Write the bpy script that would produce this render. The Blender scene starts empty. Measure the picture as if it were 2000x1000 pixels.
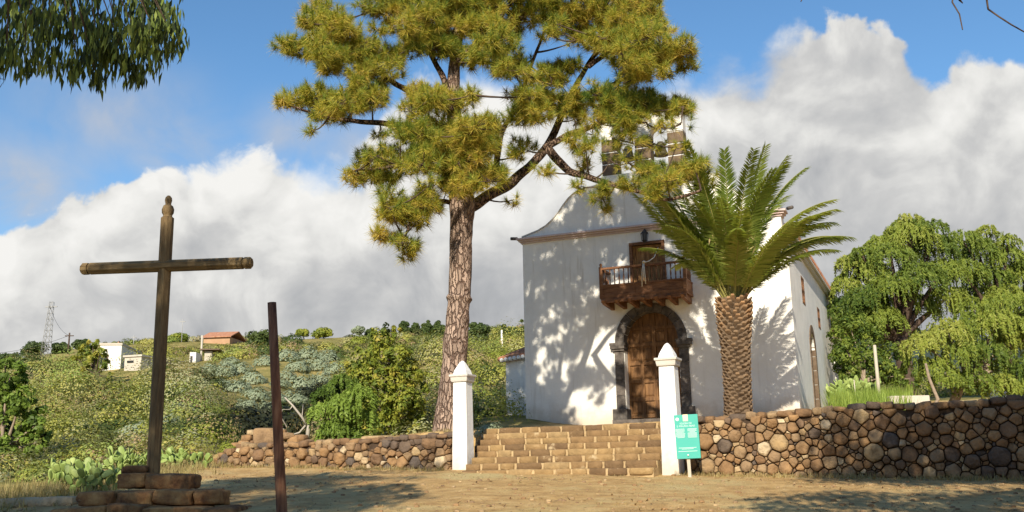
import bpy, math, random
import numpy as np
from mathutils import Vector, Matrix
from mathutils.geometry import tessellate_polygon

sc = bpy.context.scene
# ------------------------------------------------------------------ camera
F_PX, TH, RO, EYE = 1950.0, math.atan(420 / 1950), -0.018, 1.6
cam_d = bpy.data.cameras.new('camera')
cam_d.sensor_width = 36.0
cam_d.lens = F_PX / 2000 * 36.0
cam_d.clip_start, cam_d.clip_end = 0.1, 8000
cam = bpy.data.objects.new('camera', cam_d)
sc.collection.objects.link(cam)
cam.matrix_world = (Matrix.Translation((0, 0, EYE)) @ Matrix.Rotation(math.pi / 2 + TH, 4, 'X')
                    @ Matrix.Rotation(RO, 4, 'Z'))
sc.camera = cam
sc.render.resolution_x, sc.render.resolution_y = 1024, 512

# ------------------------------------------------------------------ light
SUN_AZ, SUN_EL = math.radians(12), math.radians(30)      # light travels towards +y, turned SUN_AZ to +x
sd = bpy.data.lights.new('sun', 'SUN')
sd.energy, sd.angle, sd.color = 5.0, math.radians(0.53), (1.0, 0.89, 0.70)
so = bpy.data.objects.new('sun', sd)
sc.collection.objects.link(so)
travel = Vector((math.sin(SUN_AZ) * math.cos(SUN_EL), math.cos(SUN_AZ) * math.cos(SUN_EL), -math.sin(SUN_EL)))
so.rotation_euler = travel.to_track_quat('-Z', 'Y').to_euler()
sc.view_settings.view_transform = 'Standard'
sc.view_settings.look = 'None'
sc.view_settings.exposure = 0.50
sc.view_settings.gamma = 1.0


def ray(px, py):
    u, v = (px - 1000) / F_PX, (500 - py) / F_PX
    c, s = math.cos(RO), math.sin(RO)
    u, v = u * c - v * s, u * s + v * c
    return np.array([u, math.cos(TH) - v * math.sin(TH), math.sin(TH) + v * math.cos(TH)])


def at(px, py, Y):
    d = ray(px, py)
    return d / d[1] * Y + np.array([0, 0, EYE])


# ------------------------------------------------------------------ sky with clouds (by direction)
world = bpy.data.worlds.new('World')
sc.world = world
world.use_nodes = True
wt = world.node_tree
wt.nodes.clear()


class Net:
    def __init__(s, nt):
        s.nt = nt

    def node(s, t, **kw):
        n = s.nt.nodes.new(t)
        for k, v in kw.items():
            setattr(n, k, v)
        return n

    def put(s, sock, v):
        if isinstance(v, bpy.types.NodeSocket):
            s.nt.links.new(v, sock)
        elif v is not None:
            sock.default_value = v

    def m(s, op, a, b=None, c=None, clamp=False):
        n = s.node('ShaderNodeMath', operation=op, use_clamp=clamp)
        s.put(n.inputs[0], a)
        s.put(n.inputs[1], b)
        if c is not None:
            s.put(n.inputs[2], c)
        return n.outputs[0]

    def vm(s, op, a, b=None, scale=None):
        n = s.node('ShaderNodeVectorMath', operation=op)
        s.put(n.inputs[0], a)
        if b is not None:
            s.put(n.inputs[1], b)
        if scale is not None:
            s.put(n.inputs['Scale'], scale)
        return n.outputs[0]

    def noise(s, vec, scale, detail=5, rough=0.55, dist=0.0):
        n = s.node('ShaderNodeTexNoise')
        s.put(n.inputs['Vector'], vec)
        n.inputs['Scale'].default_value = scale
        n.inputs['Detail'].default_value = detail
        n.inputs['Roughness'].default_value = rough
        n.inputs['Distortion'].default_value = dist
        return n.outputs[0]

    def step(s, v, lo, hi, a=0.0, b=1.0, smooth=True):
        n = s.node('ShaderNodeMapRange', interpolation_type='SMOOTHSTEP' if smooth else 'LINEAR')
        s.put(n.inputs[0], v)
        for i, q in zip((1, 2, 3, 4), (lo, hi, a, b)):
            s.put(n.inputs[i], q)
        return n.outputs[0]

    def mix(s, f, a, b, blend='MIX'):
        n = s.node('ShaderNodeMix', data_type='RGBA', blend_type=blend)
        s.put(n.inputs[0], f)
        s.put(n.inputs[6], a if isinstance(a, bpy.types.NodeSocket) else (*a, 1))
        s.put(n.inputs[7], b if isinstance(b, bpy.types.NodeSocket) else (*b, 1))
        return n.outputs[2]

    def ramp(s, f, stops):
        n = s.node('ShaderNodeValToRGB')
        s.put(n.inputs[0], f)
        el = n.color_ramp.elements
        while len(el) < len(stops):
            el.new(0.5)
        for e, (p, c) in zip(el, stops):
            e.position = p
            e.color = (*c, 1)
        return n.outputs[0]


W = Net(wt)
sky = W.node('ShaderNodeTexSky', sky_type='NISHITA', sun_disc=False)
sky.sun_elevation = SUN_EL
sky.sun_rotation = math.radians(180) + SUN_AZ
sky.air_density, sky.dust_density, sky.ozone_density, sky.altitude = 1.0, 0.3, 3.0, 400
tc = W.node('ShaderNodeTexCoord')
dirv = tc.outputs['Generated']
sp = W.node('ShaderNodeSeparateXYZ')
W.put(sp.inputs[0], dirv)
az = W.m('ARCTAN2', sp.outputs[0], sp.outputs[1])
el = W.m('ARCSINE', sp.outputs[2])
fc = W.node('ShaderNodeFloatCurve')
W.put(fc.inputs['Value'], W.step(az, -0.6, 0.6, smooth=False))
# the upper edge of the cloud bank, azimuth -> elevation
edge = [(-40, 435), (60, 425), (140, 385), (210, 362), (300, 350), (370, 325), (450, 298), (520, 292), (600, 318), (680, 320),
        (760, 230), (830, 170), (930, 165), (1010, 205), (1080, 220), (1160, 190), (1250, 150), (1330, 160), (1410, 140), (1470, 150),
        (1510, 105), (1550, 72), (1600, 58), (1690, 62), (1750, 88), (1800, 128), (1838, 145), (1868, 98), (1920, 105), (2040, 140)]
cv = fc.mapping.curves[0]
pts = []
for px, py in edge:
    d = ray(px, py)
    pts.append(((math.atan2(d[0], d[1]) + 0.6) / 1.2, math.asin(d[2] / np.linalg.norm(d)) / 0.6))
while len(cv.points) < len(pts):
    cv.points.new(0.5, 0.5)
for p, (a, b) in zip(cv.points, pts):
    p.location = (a, b)
    p.handle_type = 'AUTO'
fc.mapping.update()
top = W.m('MULTIPLY', fc.outputs[0], 0.6)
warp = W.vm('ADD', dirv, W.vm('SCALE', W.noise(dirv, 7, 4), scale=0.05))
puff = W.noise(warp, 11, 8, 0.52, 0.3)
fine = W.noise(warp, 34, 6, 0.55, 0.2)
rag = W.m('ADD', W.m('MULTIPLY', W.m('SUBTRACT', puff, 0.5), 0.11), W.m('MULTIPLY', W.m('SUBTRACT', fine, 0.5), 0.05))
dist = W.m('ADD', W.m('SUBTRACT', top, el), rag)
soft = W.step(W.noise(dirv, 5, 2), 0.4, 0.65, 0.008, 0.036)
body = W.step(dist, W.m('MULTIPLY', soft, -0.5), soft)
# loose grey wisps above the bank, left of the pine
def wisp(px, py, sx, sy, gain):
    d = ray(px, py)
    a0, e0 = math.atan2(d[0], d[1]), math.asin(d[2] / np.linalg.norm(d))
    q = W.m('ADD', W.m('POWER', W.m('DIVIDE', W.m('SUBTRACT', az, a0), sx), 2.0), W.m('POWER', W.m('DIVIDE', W.m('SUBTRACT', el, e0), sy), 2.0))
    return W.m('MULTIPLY', W.m('EXPONENT', W.m('MULTIPLY', q, -1.0)), gain)
ws = wisp(240, 225, 0.075, 0.042, 0.85)
for a in ((350, 290, 0.07, 0.03, 0.75), (120, 290, 0.08, 0.03, 0.45), (570, 270, 0.05, 0.03, 0.8), (20, 370, 0.07, 0.045, 1.0), (690, 285, 0.05, 0.03, 0.7), (130, 130, 0.06, 0.03, 0.4)):
    ws = W.m('MAXIMUM', ws, wisp(*a))
ws = W.m('MULTIPLY', ws, W.step(puff, 0.32, 0.62, 0.25, 1.0), clamp=True)
# self shading: compare the puffs with those a little up and left, where the light comes from
puff2 = W.noise(W.vm('ADD', warp, (-0.016, -0.004, 0.022)), 11, 8, 0.52, 0.3)
relief = W.m('MULTIPLY', W.m('SUBTRACT', puff, puff2), 1.5)
big = W.m('MULTIPLY', W.m('SUBTRACT', W.noise(dirv, 3.6, 3), 0.5), 0.95)
rim = W.m('ADD', W.m('MULTIPLY', W.step(dist, 0.02, 0.22), -0.33), W.m('MULTIPLY', W.step(az, 0.0, 0.22), -0.17))
low = W.step(el, 0.12, 0.30, -0.20, 0.0)
b = W.m('ADD', W.m('ADD', W.m('ADD', relief, big), W.m('ADD', rim, low)), 0.95, clamp=True)
ccol = W.ramp(b, [(0.0, (0.30, 0.31, 0.33)), (0.35, (0.44, 0.45, 0.465)), (0.62, (0.60, 0.60, 0.595)), (0.82, (0.78, 0.775, 0.75)), (1.0, (0.90, 0.89, 0.86))])
SKY = 0.09
ccol = W.vm('SCALE', ccol, scale=0.72 / SKY)
wcol = W.vm('SCALE', W.mix(puff, (0.42, 0.46, 0.54), (0.60, 0.62, 0.66)), scale=0.72 / SKY)
blue = W.mix(1.0, sky.outputs[0], (0.90, 1.18, 1.27), 'MULTIPLY')
c = W.mix(ws, blue, wcol)
c = W.mix(body, c, ccol)
bg = W.node('ShaderNodeBackground')
bg.inputs['Strength'].default_value = SKY
W.put(bg.inputs['Color'], c)
wo = W.node('ShaderNodeOutputWorld')
W.put(wo.inputs[0], bg.outputs[0])

# ------------------------------------------------------------------ helpers
RNG = np.random.default_rng(7)
random.seed(7)


def hash3(i):
    i = i.astype(np.int64)
    n = i[..., 0] * 73856093 ^ i[..., 1] * 19349663 ^ i[..., 2] * 83492791
    n = (n ^ (n >> 13)) * 1274126177
    return ((n ^ (n >> 16)) & 0xFFFF) / 65535.0


def vnoise(p):
    p = np.asarray(p, float)
    i = np.floor(p)
    f = p - i
    f = f * f * (3 - 2 * f)
    out = 0
    for dx in (0, 1):
        for dy in (0, 1):
            for dz in (0, 1):
                w = (f[..., 0] if dx else 1 - f[..., 0]) * (f[..., 1] if dy else 1 - f[..., 1]) * (f[..., 2] if dz else 1 - f[..., 2])
                out = out + w * hash3(i + np.array([dx, dy, dz]))
    return out * 2 - 1


def fbm(p, o=3):
    p = np.asarray(p, float)
    s, a = 0, 1.0
    for k in range(o):
        s = s + a * vnoise(p * 2 ** k + 17.3 * k)
        a *= 0.5
    return s


def S(t):
    t = np.clip(t, 0, 1)
    return t * t * (3 - 2 * t)


def link(o, parent=None):
    sc.collection.objects.link(o)
    if parent is not None:
        o.parent = parent
    return o


def tag(o, label=None, cat=None, group=None, kind=None):
    for k, v in (('label', label), ('category', cat), ('group', group), ('kind', kind)):
        if v:
            o[k] = v
    return o


def empty(name, loc, label, cat, group=None, rz=0.0):
    o = bpy.data.objects.new(name, None)
    o.location = [float(q) for q in loc]
    o.rotation_euler = (0, 0, rz)
    link(o)
    return tag(o, label, cat, group)


class MB:
    """collects shapes into one mesh; world coordinates, turned local to the parent at build time"""

    def __init__(s):
        s.v, s.f, s.t, s.sm, s.n = [], [], [], [], 0

    def add(s, v, f, tint=0.5, smooth=False):
        v = np.asarray(v, float).reshape(-1, 3)
        s.v.append(v)
        for q in f:
            s.f.append(tuple(int(i) + s.n for i in q))
        s.sm += [smooth] * len(f)
        t = np.asarray(tint, float)
        s.t.append(np.full(len(v), float(t)) if t.ndim == 0 else t)
        s.n += len(v)
        return s

    def box(s, c, d, rz=0.0, tint=0.5, R=None):
        x, y, z = [q / 2 for q in d]
        v = np.array([(a * x, b_ * y, e * z) for a in (-1, 1) for b_ in (-1, 1) for e in (-1, 1)], float)
        if R is None:
            cz, sz = math.cos(rz), math.sin(rz)
            R = np.array([(cz, -sz, 0), (sz, cz, 0), (0, 0, 1)])
        v = v @ np.asarray(R).T + np.asarray(c, float)
        return s.add(v, [(0, 1, 3, 2), (4, 6, 7, 5), (0, 4, 5, 1), (2, 3, 7, 6), (0, 2, 6, 4), (1, 5, 7, 3)], tint)

    def tube(s, pts, rad, n=8, tint=0.5, smooth=True, cap=True, rough=0.0, seed=0, flat=None):
        pts = np.asarray(pts, float)
        m_ = len(pts)
        rad = np.broadcast_to(np.asarray(rad, float), (m_,))
        tan = np.gradient(pts, axis=0)
        tan /= np.linalg.norm(tan, axis=1)[:, None] + 1e-9
        ref = np.array([0, 0, 1.0]) if abs(tan[0, 2]) < 0.9 else np.array([1.0, 0, 0])
        u = np.cross(ref, tan[0])
        u /= np.linalg.norm(u)
        vs = []
        for k in range(m_):
            u = u - tan[k] * (u @ tan[k])
            u /= np.linalg.norm(u) + 1e-9
            w = np.cross(tan[k], u)
            a = np.arange(n) * 2 * math.pi / n
            r = np.full(n, rad[k])
            if rough:
                q = np.stack([np.cos(a) * 1.5 + seed, np.sin(a) * 1.5, np.full(n, pts[k, 2] * 1.6)], 1)
                r = r * (1 + rough * fbm(q * 1.5, 2))
            vs.append(pts[k] + (np.cos(a) * r)[:, None] * u + (np.sin(a) * r)[:, None] * w)
        f = [(k * n + i, k * n + (i + 1) % n, (k + 1) * n + (i + 1) % n, (k + 1) * n + i) for k in range(m_ - 1) for i in range(n)]
        if cap:
            f += [tuple(range(n - 1, -1, -1)), tuple((m_ - 1) * n + i for i in range(n))]
        return s.add(np.concatenate(vs), f, tint, smooth)

    def lathe(s, c, prof, n=14, tint=0.5, smooth=True):
        c = np.asarray(c, float)
        return s.tube([c + (0, 0, z) for r, z in prof], [max(r, 1e-3) for r, z in prof], n, tint, smooth)

    def prism(s, P3, outline, d0, d1, holes=(), tint=0.5):
        """outline of (s, z) points extruded from depth d0 to d1; P3 turns (s, z, depth) into xyz"""
        loops = [list(outline)] + [list(h) for h in holes]
        flat = [p for l in loops for p in l]
        tris = tessellate_polygon([[Vector((p[0], p[1], 0)) for p in l] for l in loops])
        n = len(flat)
        v = [P3(p[0], p[1], d0) for p in flat] + [P3(p[0], p[1], d1) for p in flat]
        f = [tuple(t) for t in tris] + [tuple(q + n for q in reversed(t)) for t in tris]
        o = 0
        for l in loops:
            k = len(l)
            f += [(o + i, o + (i + 1) % k, n + o + (i + 1) % k, n + o + i) for i in range(k)]
            o += k
        return s.add(v, f, tint)

    def build(s, name, mat, parent=None, recalc=True):
        me = bpy.data.meshes.new(name)
        v = np.concatenate(s.v)
        t = np.concatenate(s.t)
        loc = np.array([0, 0, 0.0])
        par = []
        p = parent
        if p is not None:
            top_ = p
            while top_.parent is not None:
                top_ = top_.parent
            loc = np.array(top_.location)
            rz = top_.rotation_euler.z
            if rz:
                cz, sz = math.cos(-rz), math.sin(-rz)
                v = (v - loc) @ np.array([(cz, -sz, 0), (sz, cz, 0), (0, 0, 1)]).T + loc
        me.from_pydata((v - loc).tolist(), [], s.f)
        if recalc:
            import bmesh
            bm = bmesh.new()
            bm.from_mesh(me)
            bmesh.ops.recalc_face_normals(bm, faces=bm.faces)
            bm.to_mesh(me)
            bm.free()
        me.polygons.foreach_set('use_smooth', s.sm)
        a = me.attributes.new('tint', 'FLOAT', 'POINT')
        a.data.foreach_set('value', t.astype(np.float32))
        me.materials.append(mat)
        return link(bpy.data.objects.new(name, me), parent)


def poly_mesh(name, V, tint, mat, parent=None, origin=None):
    """V: (n, k, 3) loose polygons of k corners, tint: (n,) or (n, k)"""
    V = np.asarray(V, np.float32)
    n, k = V.shape[:2]
    me = bpy.data.meshes.new(name)
    if parent is not None:
        top_ = parent
        while top_.parent is not None:
            top_ = top_.parent
        V = V - np.array(top_.location, np.float32)
    elif origin is not None:
        V = V - np.asarray(origin, np.float32)
    me.vertices.add(n * k)
    me.vertices.foreach_set('co', V.reshape(-1))
    me.loops.add(n * k)
    me.loops.foreach_set('vertex_index', np.arange(n * k, dtype=np.int32))
    me.polygons.add(n)
    me.polygons.foreach_set('loop_start', np.arange(0, n * k, k, dtype=np.int32))
    me.polygons.foreach_set('loop_total', np.full(n, k, np.int32))
    me.update()
    t = np.asarray(tint, np.float32)
    if t.ndim == 1:
        t = np.repeat(t[:, None], k, 1)
    a = me.attributes.new('tint', 'FLOAT', 'POINT')
    a.data.foreach_set('value', t.reshape(-1))
    me.materials.append(mat)
    o = link(bpy.data.objects.new(name, me), parent)
    if origin is not None and parent is None:
        o.location = [float(q) for q in origin]
    return o


def unit(v):
    return v / (np.linalg.norm(v, axis=-1, keepdims=True) + 1e-9)


def rdirs(n, rng=RNG):
    return unit(rng.normal(size=(n, 3)))


def leaves(P, N, L, Wd, rng=RNG, along=None):
    """diamond leaves at P facing N; along: long-axis direction or None for random"""
    n = len(P)
    a = rdirs(n, rng) if along is None else along
    a = unit(a - N * (a * N).sum(1, keepdims=True))
    b_ = np.cross(N, a)
    L = np.broadcast_to(np.asarray(L, float), (n,))[:, None]
    Wd = np.broadcast_to(np.asarray(Wd, float), (n,))[:, None]
    return np.stack([P - a * L / 2, P + b_ * Wd / 2 + a * L * 0.05, P + a * L / 2, P - b_ * Wd / 2 + a * L * 0.05], 1)


# ------------------------------------------------------------------ materials
def newmat(name):
    m_ = bpy.data.materials.new(name)
    m_.use_nodes = True
    nt = m_.node_tree
    N = Net(nt)
    return m_, N, nt.nodes['Principled BSDF'], nt.nodes['Material Output']


def surf(name, cols, scale=3.0, rough=0.85, bump=0.0, bscale=None, stretch=(1, 1, 1), tints=None, detail=6, dirt=None, spec=0.2, world=True, bdist=0.03):
    m_, N, P, O = newmat(name)
    tc_ = N.node('ShaderNodeTexCoord')
    vec = tc_.outputs['Object']
    if stretch != (1, 1, 1):
        vec = N.vm('MULTIPLY', vec, stretch)
    n1 = N.noise(vec, scale, detail, 0.6)
    k = len(cols)
    col = N.ramp(N.step(n1, 0.28, 0.72, smooth=False), [(i / max(k - 1, 1), c_) for i, c_ in enumerate(cols)])
    if tints:
        at_ = N.node('ShaderNodeAttribute', attribute_name='tint')
        k = len(tints)
        col = N.mix(1.0, col, N.ramp(at_.outputs['Fac'], [(i / (k - 1), c_) for i, c_ in enumerate(tints)]), 'MULTIPLY')
    if dirt:
        dcol, ds, lo, hi = dirt
        col = N.mix(N.step(N.noise(vec, ds, 8, 0.65), lo, hi), col, dcol)
    N.put(P.inputs['Base Color'], col)
    P.inputs['Roughness'].default_value = rough
    P.inputs['Specular IOR Level'].default_value = spec
    if bump:
        bn = N.node('ShaderNodeBump')
        bn.inputs['Strength'].default_value = bump
        bn.inputs['Distance'].default_value = bdist
        N.put(bn.inputs['Height'], N.noise(vec, bscale or scale * 4, 8, 0.65))
        N.put(P.inputs['Normal'], bn.outputs[0])
    return m_


def leafmat(name, cols, trans=0.3, rough=0.55, spec=0.25):
    m_, N, P, O = newmat(name)
    at_ = N.node('ShaderNodeAttribute', attribute_name='tint')
    k = len(cols)
    col = N.ramp(at_.outputs['Fac'], [(i / (k - 1), c_) for i, c_ in enumerate(cols)])
    N.put(P.inputs['Base Color'], col)
    P.inputs['Roughness'].default_value = rough
    P.inputs['Specular IOR Level'].default_value = spec
    tr = N.node('ShaderNodeBsdfTranslucent')
    N.put(tr.inputs['Color'], N.mix(1.0, col, (1.25, 1.2, 0.55), 'MULTIPLY'))
    mx = N.node('ShaderNodeMixShader')
    mx.inputs[0].default_value = trans
    N.nt.links.new(P.outputs[0], mx.inputs[1])
    N.nt.links.new(tr.outputs[0], mx.inputs[2])
    N.nt.links.new(mx.outputs[0], O.inputs[0])
    return m_


MAT = {}
def limewash(name, base, splash_z, gain=1.0):
    m_, N, P, O = newmat(name)
    ob = N.node('ShaderNodeTexCoord').outputs['Object']
    sx = N.node('ShaderNodeSeparateXYZ')
    N.put(sx.inputs[0], ob)
    col = N.mix(N.step(N.noise(ob, 1.1, 6, .6), .35, .65), base, tuple(q * .90 for q in base))
    streak = N.noise(N.vm('MULTIPLY', ob, (5, 5, .35)), 1.0, 7, .65)
    col = N.mix(N.m('MULTIPLY', N.step(streak, .54, .78), .62 * gain), col, (.50, .46, .40))
    col = N.mix(N.m('MULTIPLY', N.step(N.noise(ob, 7, 7, .7), .60, .74), .30 * gain), col, (.56, .51, .44))
    hgt = N.m('ADD', sx.outputs[2], N.m('MULTIPLY', N.m('SUBTRACT', N.noise(ob, 2.6, 6, .65), .5), 1.0))
    col = N.mix(N.m('MULTIPLY', N.step(hgt, splash_z * 1.6, 0.0), .55 * gain), col, (.46, .37, .27))
    N.put(P.inputs['Base Color'], col)
    P.inputs['Roughness'].default_value = .92
    P.inputs['Specular IOR Level'].default_value = .1
    bn = N.node('ShaderNodeBump')
    bn.inputs['Strength'].default_value = .45
    bn.inputs['Distance'].default_value = .03
    N.put(bn.inputs['Height'], N.m('ADD', N.noise(ob, 3, 6, .6), N.m('MULTIPLY', N.noise(ob, 22, 4, .6), .25)))
    N.put(P.inputs['Normal'], bn.outputs[0])
    return m_


MAT['plaster'] = limewash('plaster', (.82, .81, .78), .6, 1.3)
MAT['pillarwash'] = limewash('pillarwash', (.85, .85, .83), .30, 1.1)
MAT['whitewash'] = surf('whitewash', [(0.80, 0.80, 0.78), (0.86, 0.86, 0.85)], 2, 0.9, 0.2, 20, dirt=((0.62, 0.58, 0.50), 3, 0.66, 0.85))
MAT['cap'] = surf('cap', [(0.50, 0.47, 0.43), (0.62, 0.59, 0.54)], 5, 0.9, 0.3)
MAT['cornice'] = surf('cornice', [(0.50, 0.38, 0.37), (0.60, 0.49, 0.47)], 3, 0.9, 0.3)
MAT['darkstone'] = surf('darkstone', [(0.045, 0.040, 0.038), (0.10, 0.09, 0.085), (0.16, 0.145, 0.135)], 6, 0.9, 0.6, 25, tints=[(0.7, 0.7, 0.7), (1.25, 1.2, 1.15)])
MAT['brownstone'] = surf('brownstone', [(0.11, 0.075, 0.05), (0.19, 0.14, 0.10)], 5, 0.9, 0.5)
MAT['rubble'] = surf('rubble', [(0.50, 0.48, 0.46), (0.85, 0.85, 0.85), (1.1, 1.08, 1.0)], 6, 0.92, 1.0, 24,
                     tints=[(0.13, 0.105, 0.09), (0.24, 0.145, 0.08), (0.36, 0.22, 0.11), (0.31, 0.21, 0.125), (0.47, 0.34, 0.19), (0.66, 0.53, 0.36)])
MAT['stepstone'] = surf('stepstone', [(0.6, 0.6, 0.6), (1.0, 1.0, 1.0)], 6, 0.92, 0.8, 24,
                        tints=[(0.15, 0.095, 0.055), (0.28, 0.175, 0.085), (0.38, 0.25, 0.115), (0.47, 0.36, 0.21)], dirt=((0.46, 0.36, 0.22), 3.0, 0.60, 0.72))
MAT['mortar'] = surf('mortar', [(0.36, 0.25, 0.13), (0.52, 0.39, 0.22)], 6, 0.95, 0.6)
MAT['gap'] = surf('gap', [(0.045, 0.03, 0.02), (0.09, 0.06, 0.04)], 6, 0.95, 0.6)
MAT['plinth'] = surf('plinth', [(0.10, 0.05, 0.03), (0.29, 0.16, 0.075), (0.44, 0.28, 0.13)], 7, 0.95, 1.0, 22,
                     tints=[(0.65, 0.62, 0.6), (1.2, 1.15, 1.0)], dirt=((0.46, 0.40, 0.27), 4.5, 0.66, 0.74))
MAT['wood_cross'] = surf('wood_cross', [(0.07, 0.045, 0.025), (0.16, 0.11, 0.055), (0.25, 0.18, 0.09)], 7, 0.8, 0.6, 20, stretch=(3, 3, 0.35))
MAT['wood_arm'] = surf('wood_arm', [(0.07, 0.045, 0.025), (0.18, 0.125, 0.06), (0.28, 0.20, 0.10)], 7, 0.8, 0.6, 20, stretch=(0.35, 3, 3))
MAT['wood_pole'] = surf('wood_pole', [(0.06, 0.026, 0.018), (0.18, 0.085, 0.05), (0.30, 0.17, 0.10)], 7, 0.8, 0.6, 20, stretch=(3, 3, 0.3))
MAT['wood_door'] = surf('wood_door', [(0.085, 0.042, 0.02), (0.16, 0.082, 0.035), (0.25, 0.135, 0.058)], 5, 0.6, 0.4, 18, stretch=(3, 3, 0.4))
MAT['wood_light'] = surf('wood_light', [(0.14, 0.065, 0.025), (0.30, 0.155, 0.06), (0.42, 0.24, 0.10)], 5, 0.6, 0.4, 18, stretch=(3, 3, 0.4))
MAT['wood_balcony'] = surf('wood_balcony', [(0.08, 0.035, 0.02), (0.18, 0.085, 0.042), (0.26, 0.13, 0.065)], 5, 0.65, 0.4, 18, stretch=(0.6, 0.6, 3))
MAT['bark'] = surf('bark', [(0.12, 0.075, 0.055), (0.34, 0.235, 0.175), (0.50, 0.38, 0.30)], 4, 0.95, 1.0, 7, stretch=(2.6, 2.6, 0.55), bdist=0.12)
def barkmat(name, c_lo, c_hi, crack, sc_=(13, 13, 3.2)):
    m_, N, P, O = newmat(name)
    tc_ = N.node('ShaderNodeTexCoord')
    v0 = N.vm('ADD', tc_.outputs['Object'], N.vm('SCALE', N.noise(tc_.outputs['Object'], 4, 4), scale=.25))
    vec_ = N.vm('MULTIPLY', v0, sc_)
    vo = N.node('ShaderNodeTexVoronoi', feature='DISTANCE_TO_EDGE')
    N.put(vo.inputs['Vector'], vec_)
    vo.inputs['Scale'].default_value = 1.0
    vc = N.node('ShaderNodeTexVoronoi')
    N.put(vc.inputs['Vector'], vec_)
    vc.inputs['Scale'].default_value = 1.0
    e_ = N.step(vo.outputs['Distance'], .0, .16)
    col = N.mix(N.noise(tc_.outputs['Object'], 9, 6, .65), c_lo, c_hi)
    sr = N.node('ShaderNodeSeparateXYZ')
    N.put(sr.inputs[0], vc.outputs['Color'])
    col = N.vm('SCALE', col, scale=N.m('ADD', .72, N.m('MULTIPLY', sr.outputs[0], .5)))
    col = N.mix(N.m('SUBTRACT', 1.0, e_), col, crack)
    N.put(P.inputs['Base Color'], col)
    P.inputs['Roughness'].default_value = .95
    P.inputs['Specular IOR Level'].default_value = .1
    bn = N.node('ShaderNodeBump')
    bn.inputs['Strength'].default_value = 1.0
    bn.inputs['Distance'].default_value = .06
    N.put(bn.inputs['Height'], N.m('ADD', e_, N.m('MULTIPLY', N.noise(tc_.outputs['Object'], 30, 5, .7), .4)))
    N.put(P.inputs['Normal'], bn.outputs[0])
    return m_


MAT['bark'] = barkmat('bark', (.26, .18, .14), (.46, .35, .28), (.17, .11, .085))
MAT['bark_limb'] = barkmat('bark_limb', (.13, .085, .06), (.26, .18, .135), (.04, .025, .018), (13, 13, 5))
MAT['bark_dark'] = surf('bark_dark', [(0.05, 0.035, 0.027), (0.12, 0.085, 0.065)], 6, 0.95, 0.8, 12)
MAT['bark_grey'] = surf('bark_grey', [(0.20, 0.15, 0.11), (0.36, 0.29, 0.22)], 6, 0.95, 0.8, 12)
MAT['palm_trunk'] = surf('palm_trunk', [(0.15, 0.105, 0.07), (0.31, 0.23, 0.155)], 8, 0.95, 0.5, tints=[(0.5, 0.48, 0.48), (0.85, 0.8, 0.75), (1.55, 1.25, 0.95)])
MAT['dead_wood'] = surf('dead_wood', [(0.30, 0.27, 0.23), (0.44, 0.40, 0.35)], 6, 0.95, 0.4)
MAT['tile'] = surf('tile', [(0.28, 0.12, 0.07), (0.42, 0.20, 0.12), (0.48, 0.30, 0.20)], 4, 0.9, 0.4)
MAT['soffit'] = surf('soffit', [(0.13, 0.09, 0.07), (0.22, 0.16, 0.12)], 4, 0.9, 0.3)
MAT['iron'] = surf('iron', [(0.012, 0.012, 0.012), (0.03, 0.03, 0.03)], 8, 0.5, spec=0.4)
MAT['glass'] = surf('glass', [(0.03, 0.035, 0.04), (0.05, 0.055, 0.06)], 3, 0.12, spec=0.5)
MAT['bronze'] = surf('bronze', [(0.07, 0.055, 0.03), (0.12, 0.10, 0.06)], 6, 0.5, spec=0.5)
MAT['teal'] = surf('teal', [(0.045, 0.36, 0.31), (0.06, 0.41, 0.35)], 2, 0.45, spec=0.4)
MAT['sign_pale'] = surf('sign_pale', [(0.60, 0.80, 0.72), (0.66, 0.84, 0.77)], 2, 0.6)
MAT['sign_cream'] = surf('sign_cream', [(0.74, 0.68, 0.45), (0.80, 0.75, 0.55)], 20, 0.6)
MAT['sign_white'] = surf('sign_white', [(0.82, 0.82, 0.80), (0.85, 0.85, 0.83)], 2, 0.6)
MAT['post'] = surf('post', [(0.42, 0.38, 0.31), (0.52, 0.47, 0.39)], 5, 0.7)
MAT['concrete'] = surf('concrete', [(0.42, 0.38, 0.32), (0.56, 0.51, 0.44)], 0.8, 0.9, 0.2)
MAT['housewhite'] = surf('housewhite', [(0.70, 0.68, 0.63), (0.80, 0.78, 0.74)], 0.7, 0.9)
MAT['houseochre'] = surf('houseochre', [(0.36, 0.22, 0.13), (0.46, 0.30, 0.19)], 0.7, 0.9)
MAT['steel'] = surf('steel', [(0.28, 0.29, 0.30), (0.36, 0.36, 0.36)], 3, 0.6)
MAT['rope'] = surf('rope', [(0.62, 0.58, 0.50), (0.75, 0.72, 0.64)], 30, 0.9)
MAT['pine'] = leafmat('pine', [(0.07, 0.13, 0.02), (0.21, 0.26, 0.035), (0.39, 0.36, 0.045), (0.54, 0.42, 0.07), (0.52, 0.34, 0.10)], 0.25)
MAT['shade_shrub'] = leafmat('shade_shrub', [(0.012, 0.014, 0.008), (0.025, 0.030, 0.014), (0.05, 0.06, 0.025)], 0.1)  # near-black leaf colour paints the shade inside the hollow
MAT['bushpine'] = leafmat('bushpine', [(0.06, 0.10, 0.02), (0.14, 0.19, 0.028), (0.27, 0.29, 0.04), (0.38, 0.33, 0.06)], 0.25)
MAT['palm'] = leafmat('palm', [(0.065, 0.12, 0.025), (0.16, 0.23, 0.042), (0.31, 0.38, 0.08), (0.44, 0.44, 0.14)], 0.33, 0.38, 0.5)
MAT['rachis'] = surf('rachis', [(0.22, 0.22, 0.06), (0.34, 0.30, 0.10)], 5, 0.6)
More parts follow.
